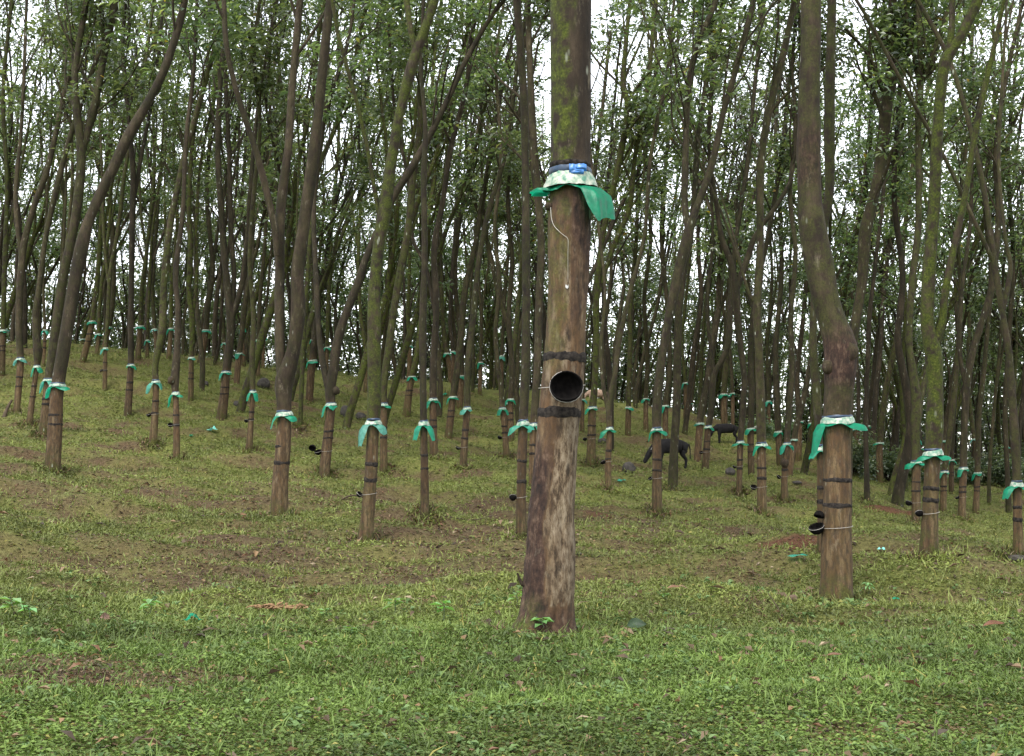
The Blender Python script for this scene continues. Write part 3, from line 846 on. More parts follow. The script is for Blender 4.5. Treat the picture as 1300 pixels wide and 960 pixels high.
T('b2', 'rubber tree with an orange collar and hanging cup, behind the two-banded tree', 954, 605, 545, 8.5,
  [[(954, 605, 9), (953, 570, 8), (953, 545, 8), (954, 490, 8), (953, 440, 7), (960, 370, 6), (975, 300, 6), (990, 210, 6), (1003, 100, 5), (1012, 0, 4)]], 0.3)
T('b3', 'thin rubber tree with a level green skirt, its limbs forking into a wide Y above', 938, 631, 563, 8,
  [[(938, 631, 9), (939, 595, 7.5), (940, 563, 7.5), (943, 515, 7.5), (945, 480, 7), (940, 440, 8), (936, 400, 9), (934, 368, 10), (927, 330, 8), (917, 306, 7), (908, 250, 6), (900, 180, 5), (905, 80, 5)],
   [(934, 370, 8), (950, 325, 8), (956, 306, 7), (968, 285, 6), (984, 264, 6), (1003, 230, 5), (1010, 190, 5)]], 0.2, flaps=[(pi, .6, .05, .15), (0, .5, .04, .1)])
T('b4', 'stout two-banded rubber tree right of the cows with blue tie and left green flap', 967, 652, 566, 13,
  [[(967, 652, 14), (967, 610, 12), (967, 566, 12), (966, 540, 13), (965, 490, 12), (963, 440, 11), (961, 390, 11), (965, 330, 10), (965, 281, 10), (966, 203, 10), (980, 125, 10), (996, 62, 9), (1009, 0, 8)], [(960, 385, 6), (952, 375, 5), (947, 360, 4)]], 0.35, flaps=[(pi, .5, .2, .08), (0, .5, .06, .08)])
T('b5', 'pale crooked rubber tree with a knob at its band, right of the stout two-banded one', 996, 639, 565, 9,
  [[(996, 639, 10), (996, 600, 8), (999, 565, 8), (1002, 515, 8), (1006, 465, 8), (1004, 400, 7), (1010, 320, 6), (1003, 240, 6), (1016, 130, 5), (1014, 0, 4)]], 0.3, knob=[(996, 588, 5)])
T('b6', 'rubber tree with two stacked green skirts behind the pale crooked one', 990, 590, 549, 8,
  [[(990, 590, 9), (988, 549, 8), (986, 500, 8), (985, 440, 7), (992, 350, 6), (990, 260, 6), (985, 160, 5), (998, 50, 4)]], 0.3)
T('b8', 'tan rubber tree showing its teal skirt low, left and behind the burl tree', 1043, 706, 572, 10,
  [[(1043, 706, 11), (1042, 640, 9), (1041, 572, 9), (1037, 504, 11), (1032, 432, 10), (1036, 350, 9), (1046, 283, 12), (1053, 240, 13), (1053, 156, 13), (1056, 0, 12)]], 0.5, flaps=[(pi, .7, .08, .06)])
T('b9', 'curving rubber tree rising behind the right side of the burl tree', 1076, 655, None, 12,
  [[(1076, 655, 13), (1077, 560, 11), (1079, 490, 11), (1083, 432, 12), (1094, 359, 13), (1098, 300, 16), (1104, 270, 15), (1116, 219, 15), (1125, 141, 15), (1135, 75, 16), (1134, 40, 10), (1134, 0, 10)], [(1136, 78, 10), (1147, 50, 9), (1175, 0, 8)]], 0.3)
T('c1', 'thick bright-moss rubber tree with blue-white collar at the right', 1179, 707, 578, 21,
  [[(1179, 707, 23), (1181, 650, 20), (1184, 578, 19.5), (1186, 546, 21), (1187, 490, 20), (1184, 445, 21), (1177, 412, 16), (1180, 341, 17), (1186, 260, 15), (1189, 187, 14), (1197, 94, 14), (1204, 72, 15), (1220, 45, 13), (1242, 0, 13)],
   [(1202, 78, 9), (1208, 40, 9), (1209, 0, 8)], [(1186, 440, 10), (1196, 410, 10), (1200, 370, 10), (1212, 310, 9), (1225, 250, 8), (1240, 160, 8), (1262, 60, 6), (1275, 0, 5)]], 1.0, flaps=[(0, .5, .02, .07), (pi, .5, .05, .07)])
T('c2', 'forked rubber tree with long ragged green skirt, left of the bright-moss tree', 1163, 666, 588, 12,
  [[(1163, 666, 13), (1163, 625, 11), (1163, 588, 11), (1162, 545, 13), (1164, 512, 14), (1158, 465, 10), (1154, 430, 9), (1158, 359, 9), (1166, 281, 9), (1166, 156, 8), (1169, 106, 8), (1166, 0, 7)],
   [(1166, 515, 9), (1174, 485, 8), (1180, 440, 7), (1177, 380, 7)], [(1168, 110, 6), (1184, 70, 7), (1203, 16, 7)]], 0.6, flaps=[(pi, .8, .16, .2), (0, .5, .04, .1)])
T('c3', 'dark leaning rubber tree without a skirt, left of the forked ragged-skirt tree', 1139, 641, None, 15,
  [[(1139, 641, 16), (1144, 610, 14), (1151, 580, 13), (1156, 540, 11), (1150, 490, 10), (1140, 430, 9), (1146, 350, 8), (1135, 250, 7), (1140, 150, 6), (1150, 0, 5)]], 0.1)
T('c4', 'thin dark rubber tree with a small green ribbon near the ground', 1101, 637, None, 7,
  [[(1101, 637, 8), (1100, 590, 6.5), (1099, 530, 6), (1102, 450, 6), (1104, 400, 6), (1112, 330, 5), (1122, 230, 5), (1118, 120, 4), (1130, 0, 4)]], 0.1)
T('c5', 'rubber tree whose teal skirt flies out left, behind and between the dark leaning pair', 1117, 612, 563, 9,
  [[(1117, 612, 10), (1117, 563, 8.5), (1124, 500, 8), (1134, 450, 7), (1142, 400, 7), (1148, 300, 6), (1160, 200, 5), (1182, 90, 5), (1190, 0, 4)]], 0.5, flaps=[(pi, .6, .08, .16)])
T('c6', 'reddish-footed rubber tree just left of the flying-skirt tree', 1107, 598, None, 7,
  [[(1107, 598, 8), (1109, 550, 7), (1112, 500, 7), (1118, 440, 6), (1122, 370, 6), (1133, 270, 5), (1140, 160, 5), (1150, 60, 4)]], 0.1, leaves=1800)
T('c7', 'double-banded rubber tree with a blue-white skirt in the right background row', 1221, 660, 596, 10.5,
  [[(1221, 660, 11), (1222, 625, 9.5), (1223, 596, 9.5), (1225, 525, 9), (1231, 462, 10), (1243, 420, 9), (1257, 375, 9), (1262, 340, 9), (1268, 270, 8), (1264, 200, 7), (1272, 130, 6), (1290, 40, 5)], [(1228, 500, 6), (1218, 440, 6), (1222, 360, 5), (1232, 280, 5), (1236, 150, 4)]], 0.2)
T('c8', 'thinner banded rubber tree right beside the blue-white-skirted background tree', 1239, 652, 601, 9,
  [[(1239, 652, 9), (1240, 625, 7.5), (1241, 601, 7.5), (1243, 530, 7), (1252, 440, 6), (1258, 340, 6), (1250, 250, 5), (1262, 120, 4), (1260, 0, 4)]], 0.3)
T('c9', 'rubber tree with a green flap visible past the right edge of the bright-moss trunk', 1197, 650, 600, 9,
  [[(1197, 650, 10), (1198, 625, 8), (1199, 600, 8), (1207, 540, 7), (1214, 470, 7), (1220, 380, 6), (1216, 280, 5), (1230, 150, 5), (1236, 0, 4)]], 0.4, flaps=[(pi, .6, .2, .09)])
T('d1', 'reddish thin rubber tree glimpsed above the green-flap tree near the bright-moss trunk', 1208, 627, 585, 6.5,
  [[(1208, 627, 7), (1208, 585, 6), (1211, 520, 6), (1216, 440, 5), (1213, 350, 5), (1222, 240, 4), (1220, 120, 4), (1228, 0, 3)]], 0.3, leaves=1600)
T('d2', 'broken-topped rubber tree with two teal rings, beside the right picture edge', 1293, 708, 617, 15,
  [[(1293, 708, 15), (1292, 660, 12), (1291, 617, 11.5), (1290, 580, 11), (1286, 520, 10), (1281, 450, 9), (1276, 420, 9), (1270, 380, 8), (1262, 334, 8)], [(1273, 395, 7), (1280, 360, 7), (1283, 335, 6), (1276, 300, 5), (1268, 200, 5), (1275, 60, 4)]], 0.35, flaps=[(pi, .65, .16, .16), (0, .5, .05, .06)])
T('d3', 'thin rubber tree seen between the right background pair and the broken-topped tree', 1281, 653, None, 7,
  [[(1281, 653, 8), (1279, 600, 6.5), (1276, 520, 6), (1281, 430, 6), (1286, 330, 6), (1280, 200, 5), (1290, 80, 4), (1296, 0, 4)]], 0.2)
# --- crest and middle background, traced more loosely
BG = [
    ('e1', 2, 476, 421, 9, [(2, 476), (4, 421), (6, 340), (9, 230), (4, 120), (15, 0)], 'brown rubber tree cut by the left picture edge, teal collar on the crest'),
    ('e2', 106, 460, 409, 9, [(105, 460), (117, 409), (124, 350), (127, 300), (136, 200), (150, 90), (160, 0)], 'right-leaning reddish rubber tree on the left crest'),
    ('e3', 123, 451, 425, 6, [(123, 451), (125, 425), (128, 370), (139, 280), (142, 160), (150, 0)], 'short-looking slim rubber tree just right of the leaning reddish crest tree'),
    ('e4', 175, 456, 415, 8, [(175, 456), (178, 415), (180, 370), (186, 320), (196, 220), (194, 100), (205, 0)], 'crest rubber tree with bright teal collar right of the straight one-banded tree'),
    ('e5', 187, 454, 433, 5, [(187, 454), (187, 433), (189, 380), (193, 300), (205, 200), (212, 0)], 'thin far rubber tree with a low flat teal collar on the left crest'),
    ('e6', 215, 456, 418, 7, [(214, 456), (217, 418), (218, 360), (225, 280), (221, 180), (235, 0)], 'crest rubber tree whose collar sits behind the knobbly pale thin tree'),
    ('e7', 255, 462, 420, 10, [(255, 462), (261, 420), (265, 380), (270, 340), (263, 240), (272, 120), (280, 0)], 'stout tapering crest rubber tree beside a bright sky gap'),
    ('e8', 309, 463, 417, 6, [(309, 463), (308, 417), (312, 340), (308, 240), (318, 120), (320, 0)], 'crest rubber tree with a teal flap right of the three-stemmed tree'),
    ('e9', 328, 480, 433, 7, [(327, 480), (328, 433), (331, 370), (338, 280), (340, 180), (350, 60)], 'rubber tree with pale collar left of the two tall trunks of the pale-footed tree'),
    ('f1', 334, 468, 428, 5, [(334, 468), (335, 428), (340, 370), (348, 260), (352, 120), (360, 0)], 'thin crest rubber tree with a lopsided green collar'),
    ('f2', 381, 543, None, 7, [(381, 543, 7), (383, 490, 6), (385, 440, 6), (389, 370, 6), (396, 280, 5), (412, 150, 4), (420, 0, 4)], 'slender unskirted rubber tree just right of the two tall trunks'),
    ('f3', 396, 473, 432, 6, [(396, 473), (397, 432), (398, 370), (392, 290), (398, 170), (405, 0)], 'crest rubber tree with green skirt between two thick forked trees'),
    ('f4', 414, 470, 442, 7, [(414, 476), (415, 442), (417, 380), (421, 290), (430, 170), (428, 0)], 'far rubber tree seen through the fork of the burl tree'),
    ('f5', 465, 497, 453, 7, [(464, 497), (465, 453), (458, 400), (455, 320), (462, 200), (470, 60)], 'rubber tree just left of the mossy white-spotted trunk, on the crest'),
    ('f6', 519, 475, 440, 7, [(519, 476), (520, 440), (518, 400), (520, 330), (518, 230), (505, 120), (512, 0)], 'twin-stemmed tan rubber tree on the crest near the middle'),
    ('f7', 575, 478, 447, 6, [(575, 478), (575, 447), (571, 400), (577, 300), (584, 190), (596, 60)], 'far rubber tree with white collar at mid crest'),
    ('f8', 609, 500, 461, 6, [(609, 500), (610, 461), (611, 400), (606, 320), (612, 220), (626, 90)], 'tan rubber tree with a small collar on the crest left of the central trunk'),
    ('f9', 600, 475, None, 5, [(600, 484), (601, 440), (598, 370), (604, 270), (598, 140), (610, 0)], 'thin unskirted rubber tree at the crest right of the middle'),
    ('g1', 637, 487, 453, 6, [(637, 487), (637, 453), (640, 390), (646, 300), (640, 200), (648, 60)], 'far rubber tree with white-green collar nearest the left of the central trunk'),
    ('g3', 740, 520, 508, 6, [(739, 548, 6), (739, 508, 6), (741, 450, 6), (740, 380, 6), (745, 300, 5), (760, 180, 5), (775, 40, 4)], 'thin rubber tree with tiny collar at the right rim of the coconut cup'),
    ('g4', 767, 505, None, 7, [(765, 508), (767, 470), (768, 420), (776, 340), (772, 240), (790, 120), (800, 0)], 'pale-edged rubber tree just right of the moss-green tree'),
    ('g5', 808, 520, None, 7, [(806, 517), (811, 480), (820, 440), (834, 390), (846, 330), (866, 240), (888, 150), (912, 40)], 'strongly right-leaning rubber tree on the crest'),
    ('g6', 870, 520, 487, 6, [(870, 520), (870, 487), (866, 430), (873, 360), (880, 270), (876, 150), (890, 0)], 'far rubber tree with teal collar behind the blue-tied tree'),
    ('g7', 888, 527, None, 7, [(888, 527), (890, 480), (892, 430), (900, 350), (915, 260), (925, 150), (940, 20)], 'dark far rubber tree on the crest left of the far cow'),
    ('g8', 931, 530, 500, 6, [(930, 533), (930, 500), (926, 440), (916, 370), (921, 280), (933, 160), (930, 0)], 'thin far rubber tree with a green skirt above the far cow'),
    ('g9', 975, 560, 510, 6, [(976, 552), (976, 512), (974, 440), (980, 350), (975, 240), (985, 110)], 'far rubber tree with an orange-topped stub in the valley'),
    ('h1', 1014, 580, 536, 9, [(1013, 585), (1015, 536), (1012, 480), (1020, 400), (1024, 320), (1018, 200), (1026, 60)], 'rubber tree with pale blue flap left of the burl tree'),
    ('h2', 1028, 583, 538, 7, [(1027, 583), (1030, 538), (1034, 470), (1028, 380), (1020, 280), (1026, 150)], 'reddish leaning rubber tree directly behind the left flap of the burl tree'),
    ('h3', 1088, 600, 543, 7, [(1086, 600), (1088, 560), (1090, 500), (1087, 420), (1096, 300), (1090, 180), (1100, 50)], 'slim rubber tree seen right of the burl tree in the background'),
    ('h4', 1147, 625, None, 7, [(1150, 624), (1148, 560), (1144, 480), (1150, 380), (1140, 280), (1146, 120)], 'dark rubber tree in shade behind the leaning unskirted tree'),
    ('h5', 1258, 645, None, 6, [(1256, 640), (1256, 600), (1262, 520), (1270, 430), (1275, 330), (1290, 200), (1310, 60)], 'dark slim rubber tree in the shade behind the right background pair'),
    ('h6', 71, 500, 470, 7, [(69, 510), (70, 470), (78, 400), (84, 320), (92, 220), (88, 100), (96, 0)], 'rubber tree just behind the fork of the left leaning pair'),
    ('h7', 58, 440, 420, 5, [(55, 465), (57, 420), (55, 350), (60, 250), (66, 120), (60, 0)], 'far left crest rubber tree with a pale collar'),
    ('h8', 76, 455, 409, 5, [(76, 456), (77, 409), (80, 330), (84, 220), (80, 90)], 'far rubber tree with teal tag seen between the left leaning trunks'),
    ('h9', 292, 463, None, 5, [(272, 464), (278, 440), (281, 400), (288, 330), (300, 240), (306, 110)], 'thin pale crest rubber tree right of the stout tapering one'),
]
for (k, xb, yb, yg, wb, st, lab) in BG:
    s0 = [p if len(p) > 2 else (p[0], p[1], wb * (1.0 if i_ == 0 else max(0.5, 0.85 - 0.07 * i_))) for i_, p in enumerate(st)]
    rr_ = random.Random(k)
    i0 = rr_.choice([2, 3])
    sd = rr_.choice([-1, 1, 1])
    x0, y0 = s0[i0][0], s0[i0][1]
    fork = [(x0, y0, wb * .45), (x0 + sd * 7, y0 - 50, wb * .42), (x0 + sd * 15 + 6, y0 - 130, wb * .38), (x0 + sd * 22 + 16, y0 - 220, wb * .33)]
    T(k, lab, st[0][0], st[0][1], yg, wb, [s0, fork], rr_.choice([.1, .3, .5, .9]), leaves=1700)
# ------------------------------------------------------------------ the tree with the big burl
T('AP', 'thick rubber tree with a large dark burl above its white and green collar', 1061, 767, 537, 42,
  [[(1061, 767, 42), (1062, 735, 38), (1062, 690, 36), (1063, 640, 34), (1063, 580, 33), (1063, 537, 34), (1064, 505, 35), (1065, 490, 36), (1066, 465, 41), (1066, 440, 43), (1057, 410, 37), (1049, 380, 35), (1040, 335, 36), (1032, 295, 35), (1028, 250, 32), (1027, 200, 30), (1028, 156, 30), (1027, 130, 30), (1029, 60, 27), (1030, 0, 27)]],
  0.4, flaps=[(pi - .15, .50, .34, .09), (-.1, .42, .06, .10)], knob=[(1076, 448, 14), (1052, 466, 8)], darks=[(425, 490, 1.0), (160, 235, .6), (500, 534, .5)], leaves=1500)


# ------------------------------------------------------------------ the big trunk in the middle
def main_tree():
    rng = np.random.default_rng(5)
    base = hit(690, 806); D = base[1]; ppm = F / D
    root = empty('rubber_tree', base, 'massive front rubber tree with a round black cup and a mossy upper trunk', 'tree')
    rows = [(680, 820, 100), (684, 808, 84), (688, 797, 73), (693, 781, 66), (697, 750, 64), (698, 728, 64), (700, 690, 61), (700, 657, 58), (703, 620, 55), (705, 586, 53), (709, 533, 53),
            (714, 485, 54), (718, 433, 52), (720, 390, 50), (721, 347, 50), (722, 300, 53), (723, 270, 54), (724, 240, 51), (724, 205, 51),
            (725, 100, 52), (725, 0, 53)]
    pts = []
    for (x, y, wd) in rows:
        q = at(x, y, D); pts.append([q[0], q[1], q[2], wd / ppm / 2])
    q = pts[-1]
    for k in range(1, 8):
        pts.append([q[0] + 0.03 * k * math.sin(k), q[1] + 0.04 * k, q[2] + 0.75 * k, q[3] * (1 - 0.05 * k)])
    P4 = catmull(pts, 0.022)
    S = 72
    th = np.linspace(0, 2 * math.pi, S, endpoint=False)
    ca, sa = np.cos(th), np.sin(th)
    Z = P4[:, 2][:, None] * np.ones(S)
    def yz(y): return at(700, y, D)[2]
    C = ca[None, :] * np.ones((len(P4), 1)); Sn = sa[None, :] * np.ones((len(P4), 1))
    rel = fbm(C * 1.7 + 4, Sn * 1.7, Z * 2.2, s=3, o=3) * 0.05          # slow bulges
    fine = fbm(C * 9, Sn * 9, Z * 16, s=6, o=4)
    vert = fbm(C * 13, Sn * 13, Z * 3.0, s=12, o=3)
    zg = yz(241)
    # regions of the bark
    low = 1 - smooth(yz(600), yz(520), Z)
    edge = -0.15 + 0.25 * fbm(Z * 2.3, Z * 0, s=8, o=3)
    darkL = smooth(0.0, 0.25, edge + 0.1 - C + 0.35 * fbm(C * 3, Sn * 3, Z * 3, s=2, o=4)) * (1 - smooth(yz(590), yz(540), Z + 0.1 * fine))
    boundary = yz(262) - (C + 1) * 0.34                                   # slanting tapping cut
    redR = smooth(0.10, 0.16, C + 0.05 * fine) * smooth(yz(415), yz(395), Z + 0.25 * (0.6 - C)) * (1 - smooth(zg - 0.02, zg + 0.02, Z))
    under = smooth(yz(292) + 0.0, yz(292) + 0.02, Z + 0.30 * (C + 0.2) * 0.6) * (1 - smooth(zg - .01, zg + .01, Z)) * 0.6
    above = smooth(zg, zg + 0.02, Z)
    ring = 1.0 + rel
    ring = ring + darkL * (0.05 * fine + 0.03) + redR * (0.075 * fine + 0.03) + above * 0.03 * vert + (1 - above) * 0.012 * vert
    ring = ring + 0.02 * fbm(C * 24, Sn * 24, Z * 34, s=21, o=3) * (0.4 + darkL + redR)
    # the long vertical split in the lower right of the panel and a shallow one on the left
    for (a0, y0, y1, dep) in ((-1.18, 640, 800, 0.07), (-1.75, 300, 640, 0.025), (-0.72, 560, 700, 0.03)):
        m_ = smooth(yz(y1), yz(y1 - 20), Z) * (1 - smooth(yz(y0 + 20), yz(y0), Z))
        da = (th[None, :] - (a0 % (2 * math.pi)) + 0.06 * np.sin(Z * 7) + math.pi) % (2 * math.pi) - math.pi
        ring = ring - dep * np.exp(-(da / 0.05) ** 2) * m_
    # fine slanting cuts of the old tapping panel
    cut = (1 - above) * smooth(yz(446), yz(436), Z) * (1 - redR) * (C < 0.55)
    ring = ring + cut * 0.007 * np.sin((Z + (th[None, :] - math.pi) * 0.055) * 420 + 2 * fine)
    # buttress flares at the foot
    ft = 1 - smooth(yz(806), yz(755), Z)
    ring = ring + ft * (0.05 + 0.12 * np.cos(3 * th + 0.8)[None, :] + 0.12 * np.exp(-((th[None, :] - math.pi) / 0.5) ** 2) + 0.05 * np.cos(7 * th)[None, :])
    R = P4[:, 3][:, None] * ring
    V = np.stack([P4[:, 0][:, None] + R * C, P4[:, 1][:, None] + R * Sn, Z], -1).reshape(-1, 3)
    n = len(P4)
    i = np.arange(n - 1)[:, None] * S; j = np.arange(S)[None, :]; j2 = (j + 1) % S
    Q = np.stack([i + j, i + j2, i + S + j2, i + S + j], -1).reshape(-1, 4)
    panel = (1 - above)
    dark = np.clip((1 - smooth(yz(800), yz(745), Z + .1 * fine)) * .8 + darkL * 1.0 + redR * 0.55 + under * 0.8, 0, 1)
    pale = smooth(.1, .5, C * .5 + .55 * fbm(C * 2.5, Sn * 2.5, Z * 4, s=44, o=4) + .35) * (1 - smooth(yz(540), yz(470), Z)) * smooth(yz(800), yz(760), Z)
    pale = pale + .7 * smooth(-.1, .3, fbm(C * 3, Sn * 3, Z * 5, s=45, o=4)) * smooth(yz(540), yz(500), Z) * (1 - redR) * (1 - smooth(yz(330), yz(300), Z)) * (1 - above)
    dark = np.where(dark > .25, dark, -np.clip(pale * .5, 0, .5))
    moss = above * smooth(0.25, -0.15, C + 0.5 * fbm(C * 3, Sn * 3, Z * 2.5, s=14, o=3)) * 0.95 + (1 - smooth(yz(806), yz(740), Z)) * smooth(0.0, -0.6, C) * 0.9 \
        + smooth(yz(500), yz(430), Z) * (1 - above) * smooth(0.1, -0.1, C) * 0.45
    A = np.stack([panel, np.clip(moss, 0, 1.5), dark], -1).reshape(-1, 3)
    g = Geo(); g.add(V, Q, A)
    # broken twig stub low on the left, small stub under the skirt
    q = at(664, 742, D - 0.03)
    tube(g, catmull([q + [0.05, 0, 0], q, q + [-0.02, 0, 0.03], q + [-0.035, -0.01, 0.07]], 0.01), np.linspace(0.02, 0.006, len(catmull([q + [0.05, 0, 0], q, q + [-0.02, 0, 0.03], q + [-0.035, -0.01, 0.07]], 0.01))), 7, None)
    ball(g, at(697, 262, D - 0.05), 0.024, rng)
    nodes = []
    for k in range(3):
        grow(P4[-1, :3], unit([math.cos(k * 2.2), math.sin(k * 2.2), 1.9]), 0.08, base[2] + 15, rng, g, nodes, base[2] + 7.5, 0, 9, 0.4)
    cv, cq, var = crown_mesh(nodes, rng, 1500, .155, .058, 12, g)
    Vt, Qt, At = g.get()
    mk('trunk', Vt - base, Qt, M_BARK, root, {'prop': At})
    mk('crown', cv - base, cq, M_LEAF, root, {'var': var}, smooth_sh=False)
    # skirt, collar, tie
    c, r, ax = stem_at(P4, zg)
    rng2 = np.random.default_rng(11)
    Vs, Qs = skirt_mesh(c + [0, 0, 0.005], r * 1.07, rng2, [(math.pi + .1, .45, -0.005, .085), (-.45, .80, .20, .115), (-1.6, .5, .0, .015)], 96, 0.9)
    sk = mk('rain_skirt', Vs - base, Qs, M_GREEN, root)
    Vc, Qc = ring_mesh(c + [0, 0, 0.05], r * 1.06 + 0.004, 0.09, rng2, flare=0.035, jag=0.003, seg=96, tilt=0.006, lump=0.004)
    mk('collar', Vc - base, Qc, M_COLLAR, sk)
    Vc, Qc = ring_mesh(c + [0, 0, 0.115], r * 1.05 + 0.003, 0.04, rng2, jag=0.002, seg=72, tilt=0.0)
    mk('tie_strap', Vc - base, Qc, M_BLUE, sk)
    Vc, Qc = ring_mesh(c + [0, 0, 0.155], r * 1.05, 0.032, rng2, jag=0.002, seg=72, tilt=0.0, lump=0.001)
    mk('tie_strap', Vc - base, Qc, M_BAND, sk)
    # folded knot of the tie
    gk = Geo()
    for (x, y, wx, wy, dz) in ((727, 214, 9, 12, 0), (738, 213, 13, 10, .004), (733, 218, 16, 6, .008)):
        cx, cr_, _ = stem_at(P4, yz(y))
        dx = (x - 724.5) / ppm; dep = D - math.sqrt(max(0, (cr_ * 1.10) ** 2 - dx * dx)) - .006 - dz
        nn = 9
        gx, gy = np.meshgrid(np.linspace(-.5, .5, nn), np.linspace(-.5, .5, nn))
        q = at(x, y, dep)
        Vp = np.stack([q[0] + gx * wx / ppm, q[1] + 0.006 * vnoise(gx * 4 + x, gy * 4) + 0.02 * gx ** 2 + 0.012 * (1 - 4 * gy ** 2) * -1, q[2] + gy * wy / ppm + 0.004 * vnoise(gx * 5, gy * 3 + x)], -1).reshape(-1, 3)
        ii = np.arange(nn - 1)[:, None] * nn + np.arange(nn - 1)[None, :]
        gk.add(Vp, np.stack([ii, ii + 1, ii + nn + 1, ii + nn], -1).reshape(-1, 4))
    Vk, Qk, _ = gk.get()
    mk('tie_knot', Vk - base, Qk, plain('bright_blue_film', (0.02, 0.13, 0.36), .35, .5, (.03, .09, .22), .2, 0, 40), sk)
    # painted tar bands above and below the cup
    for y, h in ((454, 0.055), (524, 0.062)):
        c2, r2, a2 = stem_at(P4, yz(y))
        Vb, Qb = ring_mesh(c2, r2 * 1.03 + .001, h, rng2, jag=0.006, seg=72, tilt=0.0, lump=0.0012)
        mk('bark_band', Vb - base, Qb, M_BAND, root)

    def surf(x, y, k=1.06):
        c2, r2, _ = stem_at(P4, yz(y)); cxp = 650 + (c2[0] / D) * F
        dx = (x - cxp) / ppm
        dep = D - math.sqrt(max(1e-4, (r2 * k) ** 2 - dx * dx))
        return at(x, y, dep)
    line = [surf(x, y) for (x, y) in ((699, 262), (700, 276), (703, 286), (710, 294), (716, 299), (721, 304), (721, 320), (721, 340), (721, 358))]
    L = catmull(line, 0.01); gl = Geo(); tube(gl, L, np.linspace(0.0026, 0.0007, len(L)), 6)
    Vl, Ql, _ = gl.get(); mk('latex_thread', Vl - base, Ql, M_LATEX, root)
    # little zinc spout
    q = surf(720, 366, 1.07)
    Vv = np.array([[-.016, 0, .012], [0, -.03, -.008], [.016, 0, .012], [-.012, .01, .04], [0, -.004, .02], [.012, .01, .04], [-.016, 0, .009], [0, -.03, -.011], [.016, 0, .009]]) * .65 + q
    mk('spout', Vv - base, [[0, 1, 4, 3], [1, 2, 5, 4], [6, 7, 1, 0], [7, 8, 2, 1]], M_METAL, root, smooth_sh=False)
    TREES['MAIN'] = dict(root=root, P4=P4, D=D, ppm=ppm, zg=zg, base=base)


main_tree()
# ------------------------------------------------------------------ rows beyond the crest: eight kinds, copied
def far_proto(k, moss, guard, lean, forkz, desc):
    rng = np.random.default_rng(100 + k)
    root = empty('rubber_tree', (0, 0, 0), desc, 'tree')
    g = Geo(); nodes = []
    r0 = rng.uniform(0.10, 0.135)
    pts = [[0, 0, -0.3, r0 * 1.15], [0, 0, 0, r0]]
    p = np.array([0, 0, 0.0]); d = unit([lean, rng.normal(0, .05), 1])
    z = 0; r = r0
    while z < forkz:
        st = rng.uniform(0.7, 1.1); d = unit(d + rng.normal(0, .06, 3) + [lean * .1, 0, .05]); p = p + d * st; z = p[2]; r *= .965
        pts.append([p[0], p[1], p[2], r * rng.uniform(.94, 1.06)])
    P4 = catmull(pts, 0.35)
    zg = 1.45
    panel = 1 - smooth(zg - .02, zg + .03, P4[:, 2]) if guard else np.zeros(len(P4))
    tube(g, P4[:, :3], P4[:, 3], 9, np.column_stack([panel, moss * (1 - .7 * panel), 0 * panel]), rough=.08, seed=k)
    for b in range(2 + (k % 3 == 0)):
        az = b * 2.6 + k
        nd = unit(d + 0.28 * np.array([math.cos(az), math.sin(az) * .7, 0.2]))
        grow(p, nd, r * (.8 if b == 0 else .62), rng.uniform(13.5, 17), rng, g, nodes, rng.uniform(4.4, 5.8), 0, 7, moss)
    cv, cq, var = crown_mesh(nodes, rng, 2900, .22, .09, 12, g)
    Vt, Qt, At = g.get()
    mk('trunk', Vt, Qt, M_BARK, root, {'prop': At})
    mk('crown', cv, cq, M_LEAF, root, {'var': var}, smooth_sh=False)
    if guard:
        add_guard(root, P4, zg, rng, None, bands=False, detail=False)
    return root


def copy_thing(root, loc, rz, sc, label, group):
    c = root.copy(); COL.objects.link(c)
    c.location = loc; c.rotation_euler = (0, 0, rz); c.scale = (sc, sc, sc)
    c['label'] = label; c['group'] = group
    for ch in root.children:
        d = ch.copy(); COL.objects.link(d); d.parent = c
        for gch in ch.children:
            e = gch.copy(); COL.objects.link(e); e.parent = d
    return c


PK = [(0.9, True, .12, 4.5, 'mossy green-stemmed'), (0.2, True, .05, 3.2, 'brown low-forking'), (0.3, False, .10, 5.5, 'dark unskirted'),
      (0.6, True, .02, 6.0, 'straight half-mossy'), (0.1, False, .0, 4.0, 'dull brown unskirted'), (0.3, True, .13, 5.0, 'leaning brown'),
      (0.9, False, .08, 3.6, 'mossy unskirted'), (0.2, True, -.08, 4.8, 'slightly back-leaning')]
protos = [far_proto(i_, *p) for i_, p in enumerate(PK)]
used = [False] * len(protos)
taken = [(t_['base'][0], t_['D']) for t_ in TREES.values()]
rr = random.Random(21)
cand = []
D = 40.0
row = 0
while D < 118:
    sp = 3.3 if D < 66 else 3.7
    X = -0.40 * D - 2 + (sp / 2 if row % 2 else 0)
    while X < 0.40 * D + 2:
        x_, d_ = X + rr.uniform(-.9, .9), D + rr.uniform(-.8, .8)
        if min((x_ - a) ** 2 + (d_ - b) ** 2 for (a, b) in taken) > 2.4 ** 2 and not (d_ < 66 and (800 < 650 + x_ / d_ * F < 880 or 895 < 650 + x_ / d_ * F < 945)):
            cand.append((x_, d_))
        X += sp
    D += sp; row += 1
near_ = [c for c in cand if c[1] < 66]; far_ = [c for c in cand if c[1] >= 66]
rr.shuffle(near_)
NFAR = 300 - len(TREES)
sel = near_[:int(NFAR * .27)] + sorted(far_, key=lambda c: c[1])
rest = sel[NFAR:]
sel = sel[:NFAR]
